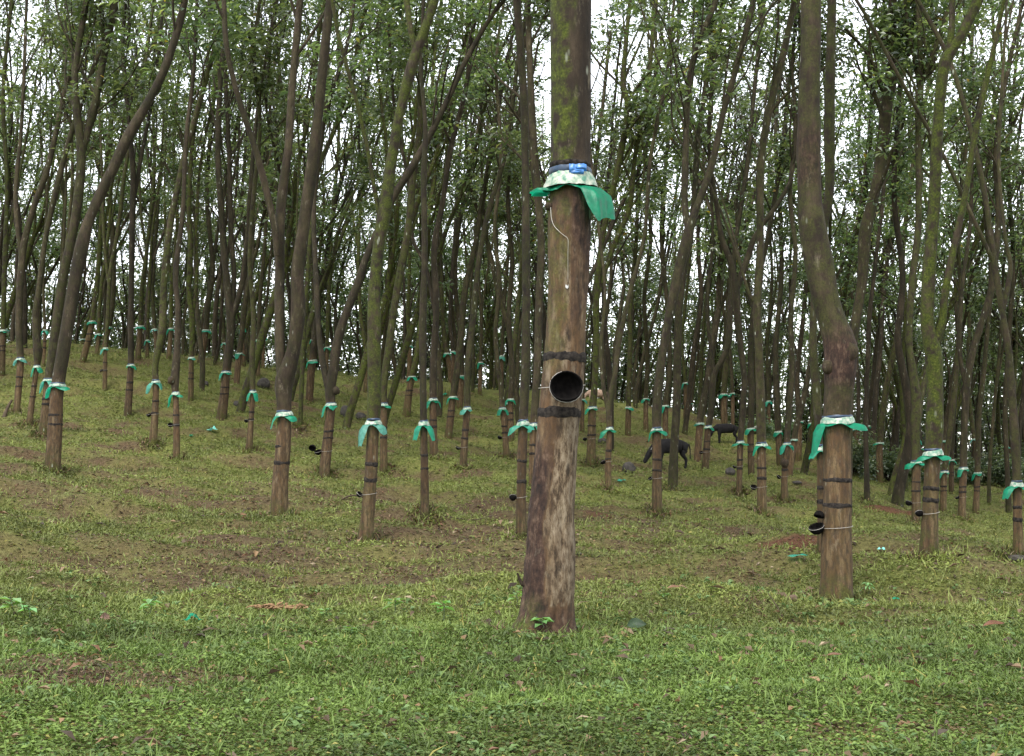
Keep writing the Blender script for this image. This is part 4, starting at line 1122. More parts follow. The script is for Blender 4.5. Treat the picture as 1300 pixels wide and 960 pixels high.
for n_, (x_, d_) in enumerate(sel):
    k = rr.randrange(len(protos))
    px = 650 + x_ / d_ * F
    reg = 'at the left beyond the grassy crest' if px < 430 else ('in the middle beyond the grassy crest' if px < 860 else 'in the dark wood at the right')
    dist = 'row trees just before the crest' if d_ < 66 else 'row trees past the crest'
    lab = '%s slender rubber tree among many alike, %s' % (PK[k][4], reg)
    if d_ < 66: lab = '%s slender rubber tree in the last rows before the open edge, %s' % (PK[k][4], {'a': 'left side', 'i': 'middle', 'r': 'right'}['a' if px < 430 else ('i' if px < 860 else 'r')])
    grp = '%s %s %s' % (PK[k][4], dist, 'left' if px < 430 else ('middle' if px < 860 else 'right'))
    loc = (x_, d_, gz(x_, d_))
    rz = rr.choice([rr.uniform(-.7, .7), rr.uniform(-3.1, 3.1)]); sc = rr.uniform(.85, 1.12)
    if not used[k]:
        o = protos[k]; used[k] = True; o.location = loc; o.rotation_euler = (0, 0, rz); o.scale = (sc,) * 3; o['label'] = lab; o['group'] = grp
    else:
        copy_thing(protos[k], loc, rz, sc, lab, grp)


# ------------------------------------------------------------------ the rest of the wood, far behind: one mass
def far_wood():
    rng = np.random.default_rng(77)
    D = 90.0; spots = list(rest)
    while D < 150:
        X = -.42 * D
        while X < .42 * D:
            spots.append((X + rng.uniform(-1.2, 1.2), D + rng.uniform(-1, 1))); X += 3.6
        D += 6.0
    g = Geo(); LV, LQ, LA = [], [], []; n0 = 0
    gzs = ground_z([s_[0] for s_ in spots], [s_[1] for s_ in spots])
    for (x_, d_), z_ in zip(spots, gzs):
        p = np.array([x_, d_, z_]); h = rng.uniform(13, 17); ln = rng.normal(.05, .06)
        P = np.array([p + [ln * k + rng.normal(0, .12) * (k > 0), 0, k] for k in np.linspace(0, h, 7)])
        tube(g, P, np.linspace(.13, .03, 7), 5, np.tile([0, .3, 0], (7, 1)))
        f = p + [ln * 3, 0, 3.5]
        P2 = np.array([f + [sd_ * k * .22, 0, k] for sd_ in [rng.choice([-1, 1])] for k in np.linspace(0, 8, 5)])
        tube(g, P2, np.linspace(.08, .02, 5), 4)
        n = 130
        t_ = np.stack([x_ + rng.normal(0, 1.5, n), d_ + rng.normal(0, 1.5, n), z_ + rng.uniform(2.2, h, n)], -1)
        V, Q, var = whorls(t_, rng, 9, .34, .15)
        V = V + 0; LV.append(V); LQ.append(Q + n0); LA.append(var); n0 += len(V)
    V, Q, A = g.get()
    # trunks and leaves of the mass in one mesh with two materials
    LVc, LQc, LAc = np.concatenate(LV), np.concatenate(LQ), np.concatenate(LA)
    allV = np.concatenate([V, LVc]); allQ = np.concatenate([Q, LQc + len(V)])
    o = mk('far_wood', allV, allQ, M_BARK, None, {'prop': np.concatenate([A, np.zeros((len(LVc), 3))]), 'var': np.concatenate([np.zeros(len(V)), LAc])}, smooth_sh=False)
    o.data.materials.append(M_LEAF)
    mi = np.zeros(len(allQ), np.int32); mi[len(Q):] = 1
    o.data.polygons.foreach_set('material_index', mi)
    tag(o, 'dense dark wood far behind the crest, trunks and leaves merging', 'wood', kind='stuff')


far_wood()
# ------------------------------------------------------------------ latex cups
def bowl_mesh(r, n=20, m=7, thick=0.007):
    """open coconut half shell, opening towards +Z"""
    V = []; prof = []
    for i_ in range(m + 1):
        a = math.pi / 2 * (i_ / m) * 1.12 - math.pi / 2
        prof.append((r * math.cos(a), 1.05 * r * math.sin(a)))
    inner = [(max(0.0005, x * (1 - thick / r)), z * (1 - thick / r)) for (x, z) in reversed(prof)]
    full = prof + inner
    for (x, z) in full:
        for j_ in range(n):
            t_ = 2 * math.pi * j_ / n
            w_ = 1 + 0.03 * math.sin(2 * t_ + 1) + 0.015 * math.sin(5 * t_)
            V.append([max(x, .0005) * w_ * math.cos(t_), max(x, .0005) * w_ * math.sin(t_), z])
    k = len(full)
    Q = [[i_ * n + j_, i_ * n + (j_ + 1) % n, (i_ + 1) * n + (j_ + 1) % n, (i_ + 1) * n + j_] for i_ in range(k - 1) for j_ in range(n)]
    return np.array(V), np.array(Q)


def rotm(rx, ry, rz):
    cx, sx, cy, sy, cz, sz = math.cos(rx), math.sin(rx), math.cos(ry), math.sin(ry), math.cos(rz), math.sin(rz)
    X = np.array([[1, 0, 0], [0, cx, -sx], [0, sx, cx]]); Y = np.array([[cy, 0, sy], [0, 1, 0], [-sy, 0, cy]]); Z = np.array([[cz, -sz, 0], [sz, cz, 0], [0, 0, 1]])
    return Z @ Y @ X


def cup(key, x, y, rpx, label, tilt=(0.35, -0.2, 0), front=False, wire=True):
    t_ = TREES[key]; ppm = t_['ppm']; r = rpx / ppm
    c2, r2, _ = stem_at(t_['P4'], at(x, y, t_['D'])[2])
    q = at(x, y, t_['D'])
    if front:
        q = at(x, y, t_['D'] - r2 * 1.12 - r * 1.06)
    else:
        sgn = -1 if q[0] < c2[0] else 1
        q[0] = c2[0] + sgn * (r2 * 1.05 + r * 0.85); q[1] -= 0.02
    V, Q = bowl_mesh(r)
    V = V @ rotm(*tilt).T
    o = mk('latex_cup', V, Q, M_CUP); o.location = q
    tag(o, label, 'cup')
    if wire:
        gw = Geo()
        n = 28
        P = []
        for k in range(n + 1):
            a = 2 * math.pi * k / n
            P.append([c2[0] + (r2 * 1.08 + .004) * math.cos(a), c2[1] + (r2 * 1.08 + .004) * math.sin(a), c2[2] + 0.012 * math.sin(a * 1 + 1)])
        tube(gw, np.array(P) - q, np.full(n + 1, max(.0022, .10 / ppm)), 5)
        th = np.linspace(0, 2 * math.pi, 21)
        P2 = np.stack([r * 1.02 * np.cos(th), r * 1.02 * np.sin(th), 0 * th], 1) @ rotm(*tilt).T
        tube(gw, P2, np.full(21, max(.002, .10 / ppm)), 5)
        Vw, Qw, _ = gw.get(); mk('wire', Vw, Qw, M_WIRE, o)
    return o


cup('MAIN', 719, 491, 20.5, 'round black coconut-shell cup wired to the massive front trunk', (1.25, 0.05, 0), True)
cup('AP', 1037, 669, 9.5, 'larger black cup hung on the left of the burl tree, the lower of two', (.3, -.3, 0))
_c = cup('AP', 1034, 655, 6.5, 'smaller black cup upside down over the larger one at the burl tree', (2.9, .3, 0), wire=False)
for i_, (k, x, y, r, lab) in enumerate([
    ('G', 188, 526, 3.4, 'black cup on the left of the mossy left-slope tree'),
    ('H', 216, 539, 3.4, 'black cup on the left of the knobbly pale thin tree'),
    ('N', 457, 627, 4.2, 'dark cup low on the left of the white-spotted mossy tree'),
    ('T', 583, 568, 3.2, 'black cup beside the reddish-footed tree near the middle'),
    ('V', 637, 555, 3.0, 'black cup on the crooked thin tree left of the central trunk'),
    ('Y', 654, 631, 4.8, 'black cup low on the dark tree touching the central trunk'),
    ('a1', 743, 557, 3.0, 'black cup on the moss-green tree with the wide collar'),
    ('a2', 765, 586, 3.6, 'black cup at the foot of the slender forking tree'),
    ('a5', 827, 607, 2.8, 'small dark cup on the orange-footed tree before the cow'),
    ('a8', 893, 574, 2.6, 'small dark cup on the leaning tree left of the far cow'),
    ('b4', 957, 618, 4.2, 'black cup at the left of the stout two-banded tree'),
    ('b5', 989, 605, 3.2, 'black cup left of the pale crooked tree'),
    ('b3', 931, 592, 2.6, 'black cup beside the level-skirted Y-forked tree'),
    ('c2', 1155, 638, 4.2, 'black cup on the left of the ragged-skirt forked tree'),
    ('c1', 1165, 651, 5.0, 'black cup with wire on the left of the bright-moss tree'),
    ('K', 310, 534, 2.8, 'small dark cup on the slender tree beside the pale-footed one'),
    ('c7', 1214, 631, 2.8, 'small dark cup on the blue-white-skirted background tree'),
    ('E', 129, 470, 2.2, 'tiny dark cup on the slim crest tree with the wide green cap')]):
    cup(k, x, y, r, lab, (.25 + .2 * (i_ % 3), -.3, i_ * .7))
o = cup('M', 404, 573, 4.6, 'black cup against the left of the arching burl-split tree')
o = cup('M', 395, 569, 4.6, 'rough dark cup stuck out farthest left from the burl-split tree', (2.2, .4, 0), wire=False)
o.location.x -= 7.5 / TREES['M']['ppm']


# ------------------------------------------------------------------ rocks
def rock(x, y, wpx, hpx, label, mat=None, seed=1, name='rock'):
    q = hit(x, y); ppm = F / q[1]
    n, m = 22, 14
    V = []
    rng = np.random.default_rng(seed)
    for i_ in range(m + 1):
        ph = -math.pi / 2 + math.pi * i_ / m
        for j_ in range(n):
            a = 2 * math.pi * j_ / n
            d = np.array([math.cos(ph) * math.cos(a), math.cos(ph) * math.sin(a), math.sin(ph)])
            k = 1 + .28 * float(fbm([d[0] * 1.6 + seed * 3], [d[1] * 1.6], [d[2] * 1.6], s=seed, o=4)[0])
            V.append(d * k)
    V = np.array(V) * np.array([wpx / 2 / ppm, wpx / 2 / ppm * .8, hpx / ppm * .62])
    V[:, 2] += hpx / ppm * .38
    Q = [[i_ * n + j_, i_ * n + (j_ + 1) % n, (i_ + 1) * n + (j_ + 1) % n, (i_ + 1) * n + j_] for i_ in range(m) for j_ in range(n)]
    o = mk(name, V, Q, mat or M_ROCK); o.location = q; o['label'] = label; o['category'] = 'rock'
    return o


rock(335, 493, 17, 12, 'brown-grey boulder behind the two tall trunks on the upper slope', seed=2)
rock(440, 529, 16, 13, 'dark round boulder left of the flat one behind the white-spotted tree', seed=3)
rock(458, 533, 14, 9, 'small flat dark rock behind the white-spotted mossy tree', seed=4)
rock(260, 491, 10, 7, 'small dark rock on the upper left slope below the crest', seed=5)
rock(300, 516, 9, 6, 'small black rock right of the three-stemmed tree', seed=6)
rock(798, 600, 17, 13, 'dark boulder on the grass left of the nearer cow', seed=7)
rock(765, 563, 14, 7, 'half-hidden dark rock behind the slender forking tree', seed=8)
rock(927, 603, 13, 9, 'grey rock at the foot of the level-skirted tree', seed=9)
rock(1012, 616, 12, 4, 'flat grey stone sunk in the grass right of the pale crooked tree', seed=10)
rock(1007, 764, 11, 9, 'brown fist-sized stone in the grass left of the burl tree foot', M_DRY if False else plain('brown_stone', (.07, .045, .03), .8, .2, (.11, .075, .055), .4), seed=11)
rock(1293, 712, 26, 7, 'low grey earth-stained stone at the foot of the broken-topped tree', plain('grey_stone', (.06, .055, .045), .9, .2, (.04, .035, .028), .6), seed=12)
rock(735, 832 - 127, 7, 4, 'pebble in the grass right of the central trunk', seed=13)


# ------------------------------------------------------------------ green plastic scraps
def scrap(x, y, wpx, hpx, label, seed=1, mat=None, name='plastic_scrap', cat='plastic scrap'):
    q = hit(x, y); ppm = F / q[1]
    n = 12
    gx, gy = np.meshgrid(np.linspace(-.5, .5, n), np.linspace(-.5, .5, n))
    w_, h_ = wpx / ppm, hpx / ppm * 2.2
    shape = 1 - .35 * np.abs(vnoise(gx * 3 + seed, gy * 3, s=seed))
    Z = .35 * h_ * (0.5 + .8 * vnoise(gx * 3.2, gy * 2.4 + seed, s=seed + 3)) * (1 - 2.2 * np.abs(gx) ** 2) + .012
    V = np.stack([gx * w_ * shape + .1 * w_ * gy, gy * h_ * shape, np.maximum(Z, .006)], -1).reshape(-1, 3)
    ii = np.arange(n - 1)[:, None] * n + np.arange(n - 1)[None, :]
    o = mk(name, V, np.stack([ii, ii + 1, ii + n + 1, ii + n], -1).reshape(-1, 4), mat or M_GREEN)
    o.location = q + np.array([0, 0, .035]); o['label'] = label; o['category'] = cat
    return o


M_PALE = plain('pale_teal_film', (0.25, 0.55, 0.48), .45, .4, (.05, .38, .28), .3, .2, 25)
scrap(270, 549, 13, 6, 'pale teal plastic scrap lying on the left slope', 3, M_PALE)
scrap(243, 556, 5, 3, 'tiny green plastic shred left of the pale teal scrap', 4)
scrap(245, 797, 21, 9, 'bright green plastic scrap in the near ground cover at left', 5)
scrap(789, 614, 13, 4, 'teal plastic scrap on the grass below the dark boulder', 6)
scrap(1013, 714, 27, 5, 'long green plastic strip on the grass left of the burl tree', 7)
scrap(1119, 704, 11, 4, 'small teal plastic piece between the burl and bright-moss trees', 8, M_PALE)
scrap(1137, 768, 10, 4, 'small green plastic piece in the right front grass', 9)
scrap(565, 503, 0.1 + 6, 3, 'green shred on the crest slope left of the ruffled skirt', 10)


# ------------------------------------------------------------------ cattle
def cow(x, y, hpx, label, col, face=-1, yaw=0.0, seed=1, name='cow'):
    """grazing calf-sized cow; hpx = back height in px"""
    q = hit(x, y); H = hpx / (F / q[1])
    j = [  # joint: x forward, y side, z, radius
        (-.52, 0, .82, .19), (-.32, 0, .77, .235), (0, 0, .72, .265), (.30, 0, .75, .245), (.48, 0, .80, .19),          # 0-4 rump .. withers
        (.64, 0, .72, .125), (.76, 0, .58, .09), (.82, 0, .47, .115), (.93, 0, .29, .075), (1.0, 0, .17, .07),           # 5-9 neck, poll, muzzle
    ]
    E = [(0, 1), (1, 2), (2, 3), (3, 4), (4, 5), (5, 6), (6, 7), (7, 8), (8, 9)]
    def chain(start, pts):
        k = start
        for p in pts:
            j.append(p); E.append((k, len(j) - 1)); k = len(j) - 1
    for s_, dx in ((1, .05), (-1, -.06)):
        chain(3, [(.36 + dx, .10 * s_, .55, .10), (.36 + dx, .11 * s_, .38, .062), (.38 + dx, .11 * s_, .30, .056), (.36 + dx, .11 * s_, .10, .040), (.38 + dx, .11 * s_, .0, .048)])
        chain(0, [(-.48 + dx, .11 * s_, .62, .105), (-.42 + dx, .12 * s_, .46, .08), (-.56 + dx, .12 * s_, .30, .052), (-.54 + dx, .12 * s_, .10, .040), (-.51 + dx, .12 * s_, .0, .048)])
    chain(0, [(-.66, 0, .84, .035), (-.71, 0, .66, .020), (-.71, .01, .45, .018), (-.70, .02, .32, .028)])
    me = bpy.data.meshes.new(name)
    me.from_pydata([(a * H, b * H, c * H) for (a, b, c, d) in j], E, [])
    o = bpy.data.objects.new(name, me); COL.objects.link(o)
    sk_ = o.modifiers.new('skin', 'SKIN')
    lay = me.skin_vertices[0].data if me.skin_vertices else None
    if lay is None:
        bm_ = None
    else:
        for k, p in enumerate(j): lay[k].radius = (p[3] * H, p[3] * H)
        lay[2].use_root = True
    sk_.use_smooth_shade = True
    ss = o.modifiers.new('sub', 'SUBSURF'); ss.levels = 2; ss.render_levels = 2
    mat = plain('hide', col, .8, .15, tuple(c * .6 for c in col), .15, 0, 12)
    me.materials.append(mat)
    # bake the body into one continuous mesh
    dg = bpy.context.evaluated_depsgraph_get()
    bm2 = bpy.data.meshes.new_from_object(o.evaluated_get(dg))
    o.modifiers.clear(); o.data = bm2
    if not bm2.materials: bm2.materials.append(mat)
    o.location = q; o.rotation_euler = (0, 0, (math.pi if face < 0 else 0) + yaw)
    o['label'] = label; o['category'] = 'cow'
    for s_ in (1, -1):
        ge = Geo()
        P = np.array([[.80, .07 * s_, .53], [.79, .13 * s_, .55], [.78, .20 * s_, .53], [.78, .24 * s_, .50]]) * H
        tube(ge, P, np.array([.018, .038, .034, .006]) * H, 8)
        Ve, Qe, _ = ge.get(); e = mk('ear', Ve, Qe, mat, o)
        gh = Geo()
        P = np.array([[.76, .04 * s_, .60], [.77, .09 * s_, .64], [.75, .10 * s_, .70]]) * H
        tube(gh, P, np.array([.020, .014, .004]) * H, 6)
        Vh, Qh, _ = gh.get(); mk('horn', Vh, Qh, M_WIRE, o)
    return o


cow(852, 597, 38, 'nearer black cow grazing head down behind two trunks', (.009, .008, .008), -1, 0.35)
cow(922, 563, 25, 'farther black cow grazing on the slope near the crest', (.009, .008, .008), -1, 0.2)
cow(758, 499, 21, 'tan cow mostly hidden by trunks on the crest, beside the cup of the massive trunk', (.36, .25, .18), -1, 0.1)


# ------------------------------------------------------------------ sticks, dead leaves, seedlings
def stick(pts, rpx, label, name='stick', mat=None):
    q0 = hit(*pts[0][:2]); D = q0[1]; ppm = F / D
    P = [at(x, y, D + dd) for (x, y, dd) in pts]
    P = catmull(np.array(P), .03)
    g_ = Geo(); tube(g_, P - q0, np.linspace(rpx, rpx * .5, len(P)) / ppm, 6)
    V, Q, _ = g_.get(); o = mk(name, V, Q, mat or M_TWIG); o.location = q0; o['label'] = label; o['category'] = 'stick'
    return o


stick([(995, 786, 0), (987, 771, .05), (975, 753, .1)], 1.1, 'thin dark stick poking up from the grass left of the burl tree')
stick([(1282, 797, 0.1), (1265, 802, .0), (1248, 808, -.05)], 2.2, 'brown stick lying beside a reddish dead leaf at the right front')
stick([(1215, 812, 0.1), (1190, 817, .0), (1165, 820, -.05)], 1.2, 'long pale twig in the ground cover at the right front')
stick([(70, 858, 0), (95, 862, .03), (115, 866, .1)], 1.5, 'twig among the dead leaves at the left front corner')
stick([(5, 531, .1), (9, 519, .2), (15, 508, .3)], 3.2, 'leaning broken stub beside the left edge tree foot')
stick([(430, 636, 0), (448, 629, .1), (470, 634, .2), (492, 637, .3)], 1.2, 'dry fallen branch on bare earth behind the mossy spotted tree')
stick([(560, 655, 0), (600, 660, .1), (625, 655, .25)], 1.0, 'dry fallen branch on bare earth right of the slim middle tree')
stick([(735, 664, 0), (752, 668, .1), (770, 662, .25)], 1.0, 'dry fallen branch in the grass right of the central trunk')


def dead_leaf(x, y, lpx, wpx, label, col, tilt=.5, az=0.0):
    q = hit(x, y); ppm = F / q[1]
    n, m = 9, 5
    u, v = np.meshgrid(np.linspace(0, 1, n), np.linspace(-1, 1, m))
    wd = np.sin(np.pi * np.clip(u, .02, .98)) ** .8 * wpx / ppm / 2
    X = u * lpx / ppm; Y = v * wd; Z = .5 * np.abs(v) * wd + .16 * np.sin(u * 5) * wpx / ppm
    V = np.stack([X - lpx / ppm / 2, Y, Z + .015], -1).reshape(-1, 3) @ rotm(tilt, -.15, az).T
    ii = np.arange(m - 1)[:, None] * n + np.arange(n - 1)[None, :]
    o = mk('fallen_leaf', V, np.stack([ii, ii + 1, ii + n + 1, ii + n], -1).reshape(-1, 4), plain('fallen', col, .6, .3, tuple(c * .6 for c in col), .2, .2, 25))
    o.location = q + np.array([0, 0, .055]); o['label'] = label; o['category'] = 'leaf'
    return o


dead_leaf(809, 806, 26, 14, 'large dark green leaf standing up in the grass right of the central trunk foot', (.03, .055, .025), 1.0, -.5)
dead_leaf(1262, 806, 30, 9, 'reddish brown dead leaf by the stick at the right front', (.12, .05, .025), .5, .1)
dead_leaf(132, 796, 14, 9, 'pinkish dead leaf upright in the left front ground cover', (.17, .10, .07), 1.1, .8)
dead_leaf(1060, 848, 20, 5, 'rust-brown dead leaf in the right front ground cover', (.12, .055, .03), .5, -.2)
dead_leaf(795, 844, 16, 5, 'grey-brown dead leaf low in the ground cover below the dark leaf', (.09, .06, .04), .35, .3)
dead_leaf(945, 845, 12, 9, 'tan dead leaf in the front ground cover between trunk and burl tree', (.17, .11, .06), .9, 1.2)
dead_leaf(1028, 758, 0.1 + 12, 6, 'tan dead leaf on the grass just left of the burl tree foot', (.16, .11, .06), .6, .4)
dead_leaf(855, 756, 16, 5, 'orange-brown dead leaf in the grass right of the central trunk', (.17, .09, .05), .6, .2)


def frond_pile():
    q = hit(355, 784); ppm = F / q[1]; rng = np.random.default_rng(3)
    g_ = Geo()
    for k in range(34):
        a = k / 33 * 58 - 28
        b0 = np.array([a / ppm, rng.normal(0, .03), .065])
        az = rng.uniform(-1.2, 1.2); L_ = rng.uniform(.04, .10)
        d = np.array([math.sin(az), rng.uniform(-.6, .2), rng.uniform(.3, 1.1)]); d /= np.linalg.norm(d)
        P = [b0 + d * L_ * t_ + np.array([.02 * math.sin(t_ * 5 + k), 0, -.05 * t_ * t_]) for t_ in np.linspace(0, 1, 6)]
        tube(g_, np.array(P), np.array([.004, .008, .010, .009, .006, .002]), 5)
    V, Q, _ = g_.get(); o = mk('dry_frond', V, Q, plain('dry_tan', (.24, .15, .075), .7, .2, (.14, .08, .04), .2, .15, 40)); o.location = q
    tag(o, 'curled tan dry frond lying on the front grass at left', 'dead frond')


frond_pile()


def seedling(x, y, hpx, label, seed, nl=7, lw=.035, col=None):
    q = hit(x, y); ppm = F / q[1]; rng = np.random.default_rng(seed); h = hpx / ppm * 1.25
    root = empty('seedling', q, label, 'plant')
    g_ = Geo(); P = catmull(np.array([[0, 0, -.02], [.01, 0, h * .5], [rng.normal(0, .02), 0, h]]), .02)
    tube(g_, P, np.linspace(.004, .002, len(P)), 5)
    V, Q, _ = g_.get(); mk('stem', V, Q, M_LEAF, root, {'var': np.full(len(V), .5)})
    ph = np.arange(nl) * 2.4 + seed; el = rng.uniform(-.3, .35, nl)
    Dr = np.stack([np.cos(ph) * np.cos(el), np.sin(ph) * np.cos(el), np.sin(el)], -1)
    Pb = np.stack([0 * ph, 0 * ph, h * (.55 + .45 * np.arange(nl) / nl)], -1)
    up = np.tile([0, 0, 1.0], (nl, 1)); Nn = up - Dr * (up * Dr).sum(1)[:, None]; Nn /= np.linalg.norm(Nn, axis=1)[:, None]
    V, Q = leaf_quads(Pb, Dr, Nn, np.full(nl, h * .42 + .03), np.full(nl, lw + h * .1))
    mk('leaves', V, Q, M_SEED, root, {'var': np.repeat(rng.uniform(.4, .9, nl), 4)}, smooth_sh=False)


M_SEED = leaf_material('seedling_leaf', (.06, .13, .04), (.10, .22, .07), (.17, .30, .12), .35)
seedling(500, 786, 22, 'leafy seedling in the front grass left of the central trunk foot', 1, 9)
seedling(562, 794, 26, 'taller thin seedling between the leafy one and the central trunk', 2, 6)
seedling(190, 786, 20, 'seedling above the bright green scrap at the left front', 3, 7)
seedling(14, 786, 22, 'broad-leaved seedling at the left picture edge', 4, 7, .06)
seedling(36, 788, 16, 'second broad-leaved seedling right of the one at the edge', 5, 6, .05)
seedling(412, 788, 12, 'low wide seedling right of the dry tan frond', 6, 6, .05)
seedling(445, 812, 12, 'pale low seedling in the front ground cover below the leafy seedling', 7, 6, .06)
seedling(688, 808, 20, 'sprout growing against the front of the central trunk foot', 8, 8)
seedling(722, 806, 17, 'sprout with dry stems at the right of the central trunk foot', 9, 8)
seedling(655, 772, 18, 'pale sprout at the left of the central trunk foot', 10, 5)
seedling(1102, 758, 14, 'small fern-like plant right of the burl tree foot', 11, 14, .01)
seedling(845, 762, 7, 'tiny sprout in the grass before the orange dead leaf', 12, 7)


# ------------------------------------------------------------------ shrubs at the edge of the wood
def shrub(x, y, wm, hm, label, seed, n=2200):
    q = hit(x, y); rng = np.random.default_rng(seed)
    root = empty('shrub', q, label, 'shrub', 'dark shrubs at the wood edge')
    g_ = Geo()
    tips = []
    for k in range(16):
        a = rng.uniform(0, 6.28); rr_ = rng.uniform(.1, 1) * wm / 2
        e = np.array([rr_ * math.cos(a), rr_ * math.sin(a), hm * rng.uniform(.4, 1) * (1 - .5 * (rr_ / wm * 2) ** 2)])
        P = catmull(np.array([[0, 0, 0], e * [.4, .4, .7], e]), .2); tube(g_, P, np.linspace(.02, .005, len(P)), 4)
        tips += list(P[len(P) // 2:])
    V, Q, A = g_.get(); mk('stem', V, Q, M_BARK, root, {'prop': A})
    tips = np.array(tips)[rng.integers(0, len(tips), n // 10)] + rng.normal(0, .16, (n // 10, 3))
    tips[:, 2] = np.abs(tips[:, 2])
    V, Q, var = whorls(tips, rng, 10, .16, .06)
    mk('foliage', V, Q, M_LEAF, root, {'var': var}, smooth_sh=False)


for i_, (x, y, w_, h_, lab) in enumerate([
    (1085, 603, 2.2, 1.3, 'dark shrub just right of the burl tree at the wood edge'),
    (1128, 611, 1.8, 1.2, 'dark shrub behind the flying-skirt tree'),
    (1100, 606, 2.0, 1.6, 'taller dark shrub behind the thin ribbon-ringed tree'),
    (1250, 615, 2.4, 1.1, 'low fern shrub behind the right background pair'),
    (1268, 617, 2.6, 1.5, 'bushy shrub left of the broken-topped tree in the background'),
    (1285, 622, 2.4, 1.2, 'shrub behind the broken-topped tree'),
    (1232, 612, 2.2, .9, 'small shrub glimpsed between the banded background pair'),
    (960, 545, 1.6, .9, 'shrub on the crest right of the far black cow'),
    (1003, 560, 1.6, .9, 'shrub in the valley rim left of the burl tree'),
    (1175, 612, 2.0, 1.0, 'shrub glimpsed behind the bright-moss trunk')]):
    shrub(x, y, w_, h_, lab, 40 + i_)
# ------------------------------------------------------------------ ground cover, grass and litter (nobody could count it)
def scatter(N, d0, d1, seed, power=1.0):
    rng = np.random.default_rng(seed)
    Dd = d0 * (d1 / d0) ** rng.uniform(0, 1, N)
    X = rng.uniform(-.41, .41, N) * Dd
    return X, Dd, rng


def ground_cover(N, d0, d1, seed, name, label, kindcol, keep, size, wid, el, lift, trans_mat, clump=0.0):
    X, Dd, rng = scatter(N, d0, d1, seed)
    if clump:
        # gather into tufts
        k = 7; n = N // k
        cx, cd = X[:n], Dd[:n]
        X = np.repeat(cx, k) + rng.normal(0, 1, n * k) * clump * np.repeat(cd / 8, k)
        Dd = np.repeat(cd, k) + rng.normal(0, 1, n * k) * clump * np.repeat(cd / 8, k)
    cov = cover(X, Dd) + .25 * vnoise(X * 6, Dd * 6, s=77)
    ok = keep(cov, rng.uniform(size=len(X)))
    X, Dd, cov = X[ok], Dd[ok], cov[ok]
    n = len(X)
    z = ground_z(X, Dd)
    sc = (Dd / 7.0) ** 0.58
    az = rng.uniform(0, 6.283, n); e = rng.uniform(el[0], el[1], n)
    Dr = np.stack([np.cos(az) * np.cos(e), np.sin(az) * np.cos(e), np.sin(e)], -1)
    up = np.tile([0, 0, 1.0], (n, 1)) + rng.normal(0, .3, (n, 3))
    Nn = up - Dr * (up * Dr).sum(1)[:, None]; Nn /= np.linalg.norm(Nn, axis=1)[:, None]
    hum = np.clip(.5 + .5 * vnoise(X * 2.2, Dd * 2.2, s=61), 0, 1)
    P = np.stack([X, Dd, z + (lift[0] + (lift[1] - lift[0]) * rng.uniform(0, 1, n) ** 1.5 * (.3 + hum)) * sc], -1)
    L = size * sc * rng.uniform(.6, 1.5, n); W = wid * sc * rng.uniform(.6, 1.3, n)
    V, Q = leaf_quads(P, Dr, Nn, L, W)
    col = kindcol(n, rng, X, Dd, cov)
    o = mk(name, V, Q, trans_mat, attrs={'tint': np.repeat(col, 4, 0)}, smooth_sh=False)
    tag(o, label, name.replace('_', ' '), kind='stuff')


def gcol(n, rng, X, Dd, cov):
    a = np.array([.036, .058, .010]); b = np.array([.120, .180, .034]); c = np.array([.190, .200, .050])
    u = np.clip(rng.uniform(0, 1, n) * .7 + .3 * (vnoise(X * 1.7, Dd * 3, s=13) * .5 + .5), 0, 1)[:, None]
    k = smooth(7.5, 12, Dd)[:, None]
    out = a * (1 - u) + b * u
    out = out * (1 - .62 * k) + (np.array([.085, .092, .024]) * (1 - u) + c * u) * .62 * k
    out = out * (1.0 + .32 * vnoise(X * .8, Dd * 1.6, s=15) + .25 * vnoise(X * 4, Dd * 4, s=25))[:, None]
    y = rng.uniform(size=n) < .02
    out[y] = [.22, .20, .05]
    return out


def bcol(n, rng, X, Dd, cov):
    pal = np.array([[.085, .056, .030], [.15, .10, .055], [.045, .03, .017], [.19, .12, .06], [.13, .065, .032], [.26, .20, .13]])
    c = pal[rng.choice(len(pal), n, p=[.3, .22, .25, .1, .09, .04])]
    return c * rng.uniform(.7, 1.2, (n, 1))


ground_cover(400000, 4.6, 62, 1, 'ground_cover', 'small-leaved green creeping plants covering the plantation floor', gcol,
             lambda c, u: u < .12 + .88 * smooth(.30, .75, c), .024, .018, (-.3, .5), (.0, .035), M_CAVE)
ground_cover(250000, 6, 66, 2, 'grass', 'short grass tufts thinly covering the slope', gcol,
             lambda c, u: u < .25 + .75 * smooth(.2, .6, c), .042, .007, (.5, 1.35), (.0, .008), M_CAVE, .035)
ground_cover(150000, 4.6, 62, 3, 'leaf_litter', 'dead brown leaves and bits littering the bare patches', bcol,
             lambda c, u: u < .16 + .62 * (1 - smooth(.25, .7, c)), .030, .014, (-.25, .55), (.002, .022), M_CAVE)


def wcol(n, rng, X, Dd, cov):
    u = rng.uniform(0, 1, (n, 1))
    return np.array([.055, .10, .028]) * (1 - u) + np.array([.12, .19, .06]) * u


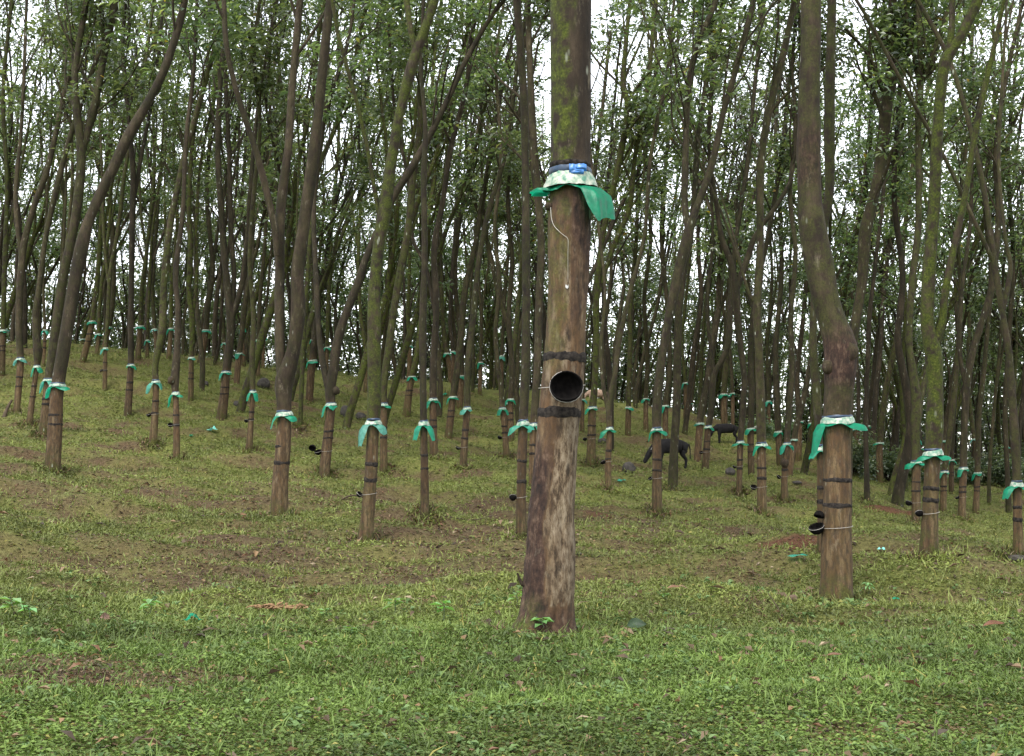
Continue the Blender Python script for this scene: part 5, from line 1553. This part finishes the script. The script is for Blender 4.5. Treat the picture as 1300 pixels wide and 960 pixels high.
ground_cover(5000, 4.6, 13, 4, 'broad_leaved_weeds', 'slightly broader weed leaves here and there in the front ground cover', wcol,
             lambda c, u: u < smooth(.3, .7, c), .036, .024, (-.1, .7), (.01, .04), M_CAVE, .02)

ground_cover(9000, 4.6, 22, 5, 'tall_grass', 'longer loose grass blades standing up in small tufts at the front', gcol,
             lambda c, u: u < smooth(.3, .8, c) * .8, .10, .007, (.5, 1.4), (.0, .004), M_CAVE, .05)
ground_cover(1500, 4.6, 24, 6, 'dead_leaves', 'larger dry brown leaves dropped on the front ground', bcol,
             lambda c, u: u < .8, .075, .030, (-.15, .5), (.012, .04), M_CAVE)


def base_tufts():
    rng = np.random.default_rng(9)
    PX, PD = [], []
    for t_ in TREES.values():
        if t_['D'] > 40: continue
        n = int(420 * min(1, 14 / t_['D'])) + 40
        r = t_['P4'][min(3, len(t_['P4']) - 1)][3] * 1.25 + np.abs(rng.normal(0, .10, n)) + .01
        a = rng.uniform(0, 6.283, n)
        PX.append(t_['base'][0] + r * np.cos(a)); PD.append(t_['base'][1] + r * np.sin(a))
    X = np.concatenate(PX); Dd = np.concatenate(PD); n = len(X)
    z = ground_z(X, Dd); sc = (Dd / 7.0) ** .6
    az = rng.uniform(0, 6.283, n); e = rng.uniform(-.1, 1.3, n)
    Dr = np.stack([np.cos(az) * np.cos(e), np.sin(az) * np.cos(e), np.sin(e)], -1)
    up = np.tile([0, 0, 1.0], (n, 1)) + rng.normal(0, .3, (n, 3)); Nn = up - Dr * (up * Dr).sum(1)[:, None]; Nn /= np.linalg.norm(Nn, axis=1)[:, None]
    blade = rng.uniform(size=n) < .5
    V, Q = leaf_quads(np.stack([X, Dd, z + .005], -1), Dr, Nn, np.where(blade, .07, .032) * sc * rng.uniform(.5, 1.5, n), np.where(blade, .007, .02) * sc)
    col = np.where((rng.uniform(size=n) < .45)[:, None], bcol(n, rng, X, Dd, None), gcol(n, rng, X, Dd, None))
    o = mk('undergrowth', V, Q, M_CAVE, attrs={'tint': np.repeat(col, 4, 0)}, smooth_sh=False)
    tag(o, 'weeds and dead leaves gathered round the trunk feet', 'undergrowth', kind='stuff')


base_tufts()
